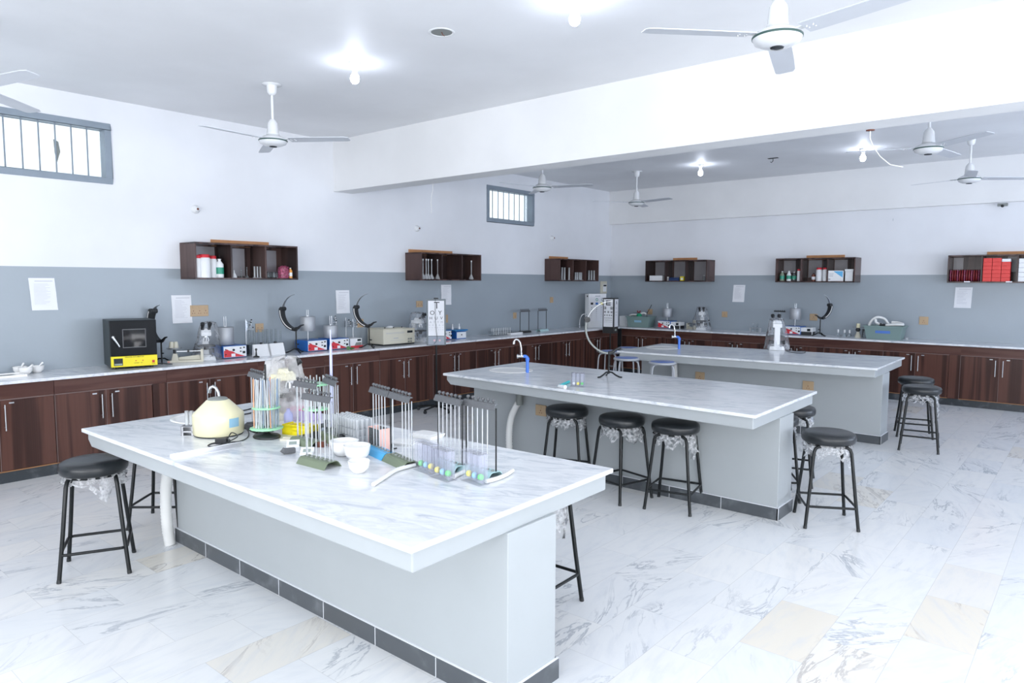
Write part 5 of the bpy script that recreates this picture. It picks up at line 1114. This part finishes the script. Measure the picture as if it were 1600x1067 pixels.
b = MB(); y = -w_-.0042; tumbling(0, ZB+.535, .085, 0, y, b)
for n_, z, s in ((2, .445, .045), (3, .375, .032), (4, .318, .024), (5, .27, .017), (6, .232, .012), (6, .20, .009)):
    for i in range(n_): tumbling(-.062+.124*i/(n_-1) if n_ > 1 else 0, ZB+z, s, (i*3+n_) % 4, y, b)
b.build('tumbling_letters', INK, hd)
sd = MB().box(w_+.0005, w_+.003, -w_+.03, w_-.018, ZB+.115, ZB+HH-.02).build('side_face', PAPER, hd)
for bd, sz, z in (('A', .09, .535), ('F L', .045, .44), ('H T O', .03, .37), ('V A C X', .02, .32)): text('side_letters', bd, sz, INK if sz > .08 else GREYINK, hd, (w_+.0035, .005, ZB+z), (H90, 0, H90))
MB().box(w_+.0005, w_+.004, -.05, .02, ZB+.04, ZB+.075).build('grey_plate', LCD, hd)
# big white cabinet panel
t = thing('vision_tester_panel', 'tall white vision testing panel with coloured test marks in the corner', 'panel', (.30, -.98, WZ), RD(70)); w_, H = .20, .62
hd = MB().box(-w_, w_, -.06, .06, 0, H).build('white_case', WHITEP, t, .006); MB().box(-w_+.02, w_-.02, -.0615, -.0605, .12, H-.03).build('front_sheet', PAPER, hd)
for x, m in ((-.02, GREENL), (.11, LID)):
    MB().lathe([(.028, 0), (.028, .001), (.018, .001), (.018, 0)], n=24, cap=(False, False)).build('test_ring', m, hd).location = (x, -.0618, H-.11); hd.children[-1].rotation_euler = (H90, 0, 0)
for x, m in ((-.13, INK), (-.02, BLUE), (.09, YELLOW)): MB().box(x-.028, x+.028, -.0622, -.0617, H-.20, H-.16).build('colour_block', m, hd)
b = MB()
for r in range(9):
    for c in range(3): b.box(-.135+.11*c-(.012-.001*r), -.135+.11*c+(.012-.001*r), -.0622, -.0617, H-.25-.035*r-(.01-.0008*r), H-.25-.035*r+(.008-.0008*r))
b.build('test_marks', GREYINK, hd); MB().box(-.06, .06, -.0622, -.0617, H-.05, H-.035).build('title_line', GREYINK, hd)
for sx in (-.19,): MB().box(-w_-.002, -w_, -.03, .0, H-.06, H-.03).build('vent_slot', INK, hd)
def basin(loc, rz, lb, w_, d_, h_, lab):
    t = thing('plastic_basin', lb, 'basin', loc, rz); k = .86
    b = MB(); o = (-w_/2, w_/2, -d_/2, d_/2); i_ = tuple(v*k for v in o); th = .006
    P = [(i_[0], i_[2]), (i_[1], i_[2]), (i_[1], i_[3]), (i_[0], i_[3])]; Q = [(o[0], o[2]), (o[1], o[2]), (o[1], o[3]), (o[0], o[3])]
    vs = [(x, y, 0) for x, y in P]+[(x, y, h_) for x, y in Q]+[(x*.96, y*.95, h_) for x, y in Q]+[(x*.96, y*.95, th) for x, y in P]
    fs = [(3, 2, 1, 0), (12, 13, 14, 15)]
    for a in range(4): c = (a+1) % 4; fs += [(a, c, 4+c, 4+a), (4+a, 4+c, 8+c, 8+a), (8+a, 8+c, 12+c, 12+a)]
    b.add(vs, fs).build('tub', CRATE, t, .003)
    b = MB(); e = .012
    for x0, x1, y0, y1 in ((o[0]-e, o[1]+e, o[2]-e, o[2]), (o[0]-e, o[1]+e, o[3], o[3]+e), (o[0]-e, o[0], o[2], o[3]), (o[1], o[1]+e, o[2], o[3])): b.box(x0, x1, y0, y1, h_-.018, h_)
    b.build('rim', CRATE, t, .003)
    yl = -d_/2*.94-.004
    MB().add([(-lab, yl+.003, h_*.45), (lab, yl+.003, h_*.45), (lab, yl-.008, h_*.65), (-lab, yl-.008, h_*.65)], [(0, 1, 2, 3)]).build('label_sticker', LABELB if lab < .08 else mat('blue_sticker', (.10, .22, .62), .4), t); return t
c1 = (BX(1001, -.3)+.0, -.30, WZ); basin(c1, .12, 'grey green basin with a pale label beside the eye chart lantern', .46, .30, .20, .07)
c2 = (BX(1383, -.28), -.28, WZ); basin(c2, 0, 'grey green basin holding white hoses on the back counter', .52, .32, .20, .10)
cx, cy, _ = c1; hose('white_hose', [(cx-.28, cy-.02, WZ+.10), (cx-.20, cy-.04, WZ+.215), (cx-.05, cy-.02, WZ+.225), (cx+.05, cy, WZ+.26), (cx+.12, cy, WZ+.235)], .018, 'white hose lying over the basin beside the eye chart lantern')
solo('green_cloth', MB().ball((0, 0, .05), .05, 14, 8, .8), GREENC, 'bright green cloth wad on the basin beside the eye chart lantern', 'cloth', (cx+.02, cy-.10, WZ+.17))
solo('dark_clamp', MB().tube([(-.03, 0, .03), (-.02, 0, .0), (.02, 0, 0), (.03, 0, .03)], .012, 8), MAROON, 'dark red clamp resting on top of the green cloth', 'clamp', (cx+.0, cy-.08, WZ+.275))
solo('pink_tongs', MB().tube(curve_pts([(0, 0, 0), (-.02, 0, .08), (.02, 0, .15), (.05, 0, .2), (.08, 0, .26)]), .006, 8), BLACKP, 'thin black curved rod sticking out of the basin near the corner', 'rod', (cx+.14, cy, WZ+.16))
carton('white_case', (BX(978, -.22), -.22, WZ), .18, .2, .19, WHITEP, 'white case between the eye chart lantern and the basin', 'case')
cx, cy, _ = c2
hose('white_hose', [(cx-.22, cy-.05, WZ+.12), (cx-.20, cy-.05, WZ+.24), (cx-.12, cy-.03, WZ+.32), (cx-.02, cy, WZ+.30), (cx+.04, cy, WZ+.22)], .019, 'white corrugated hose arching over the left side of the right basin')
hose('white_hose', [(cx-.12, cy-.08, WZ+.29), (cx-.11, cy-.10, WZ+.25), (cx-.06, cy-.11, WZ+.225), (cx-.01, cy-.12, WZ+.22)], .019, 'short white hose dropping into the middle of the right basin')
hose('white_hose', [(cx+.02, cy-.08, WZ+.21), (cx+.10, cy-.08, WZ+.22), (cx+.20, cy-.07, WZ+.225), (cx+.24, cy-.04, WZ+.23), (cx+.16, cy, WZ+.25), (cx+.08, cy, WZ+.25)], .02, 'white hose looped flat on the right side of the right basin')
solo('black_coupling', MB().cyl((-.03, 0, 0), (.04, 0, -.01), .022, n=14), BLACKP, 'black hose coupling in the middle of the right basin', 'coupling', (cx-.02, cy-.12, WZ+.22))
recorder((BX(1040, -.25)+.02, -.23, WZ), 0, 'red and white fronted drum recorder on the back counter near the corner', .06, .16, w_=.25)
def meterw(px, lb):
    t = thing('power_unit', lb, 'power unit', (BX(px, -.27), -.25, WZ)); MB().box(-.10, .10, -.09, .09, .055, .12).build('white_case', WHITEP, t, .003); MB().box(-.09, .09, -.08, .09, 0, .054).build('dark_stand', BLACKP, t); MB().box(.02, .07, -.0915, -.0905, .065, .105).build('display', SCREEN, t); MB().box(.095, .105, -.10, -.09, 0, .13).build('side_leg', WHITEP, t)
meterw(1057, 'white power unit beside the recorder near the corner on the back counter'); meterw(1261, 'white power unit left of the black perimeter on the back counter')
balance((BX(1079, -.30), -.26, WZ), 2.6, 'beam balance tilted beside the wrapped microscope on the back counter', .8)
p = (BX(1096, -.25), -.25, WZ); microscope(p, .3, 'white microscope under film on the back counter left of the notice'); film((p[0], p[1], WZ+.001), .16, .15, .41, 'clear plastic cover over the microscope on the back counter', 51, 0, (.0, 0), .45)
tx = BX(1180, -.25); t = thing('wire_tube_rack', 'small clear rack with a few tubes alone on the back counter', 'rack', (tx, -.25, WZ)); b = MB(); b.box(-.085, .085, -.04, .04, 0, .004); b.box(-.085, .085, -.04, .04, .075, .079); b.box(-.085, -.08, -.04, .04, .004, .075); b.box(.08, .085, -.04, .04, .004, .075); b.build('clear_frame', TUBEG, t)
tubes_at([(tx-.045, -.25, WZ+.0045), (tx-.035, -.25, WZ+.0045), (tx+.025, -.25, WZ+.0045), (tx+.04, -.25, WZ+.0045)], .006, .145, GLASS, 'thin tube in the small rack on the back counter', 'tubes in the small back counter rack')
recorder((BX(1240, -.3), -.22, WZ), 0, 'red and white fronted recorder with a two part drum on the back counter', .10, .18, w_=.25)
t = thing('lever_bar_stand', 'stand with a dark toothed bar left of the two part drum', 'stand', (BX(1217, -.2), -.2, WZ)); MB().lathe([(.04, 0), (.04, .01), (.01, .02)], n=14).build('round_base', BLACKM, t); MB().cyl((0, 0, .01), (0, 0, .36), .005, n=8).build('stand_rod', STEEL, t); MB().box(-.09, .09, -.012, .012, .352, .372).build('toothed_bar', BLACKP, t)
for k in range(6): MB().cyl((-.075+.03*k, 0, .372), (-.075+.03*k, 0, .385), .006, n=8).build('bar_knob', BLACKP, t)
for px, y_, lb in ((1309.5, -.28, 'left'), (1319.5, -.28, 'middle'), (1327.5, -.28, 'right')):
    t = flask((BX(px, y_), y_, WZ), lb+' small round flask with a white neck on the back counter', .036, .055, .014, .01, GLASS); MB().cyl((0, 0, .06), (0, 0, .11), .013, n=12).build('white_neck', WHITEP, t)
t = thing('spring_balance', 'small cream and black instrument left of the basin of hoses', 'instrument', (BX(1340.5, -.28), -.28, WZ)); MB().lathe([(.045, 0), (.04, .03), (.025, .07), (.02, .09)], n=20).build('cream_foot', BEIGE, t); MB().lathe([(.018, .09), (.034, .11), (.034, .13), (.018, .15)], n=18).build('black_collar', BLACKP, t); MB().cyl((0, 0, .15), (0, 0, .215), .027, n=16).build('cream_top', CREAM, t); MB().box(-.08, .10, -.008, .008, .155, .163).build('cross_bar', LID, t)
cyl_glass('glass_beaker', (BX(1351, -.24), -.24, WZ), .035, .13, 'tall beaker just left of the basin of hoses')
solo('crumpled_bag', MB().ball((0, 0, .02), .028, 10, 6, .7), WRAP, 'tiny crumpled film ball right of the basin of hoses', 'bag', (BX(1417, -.3), -.3, WZ))
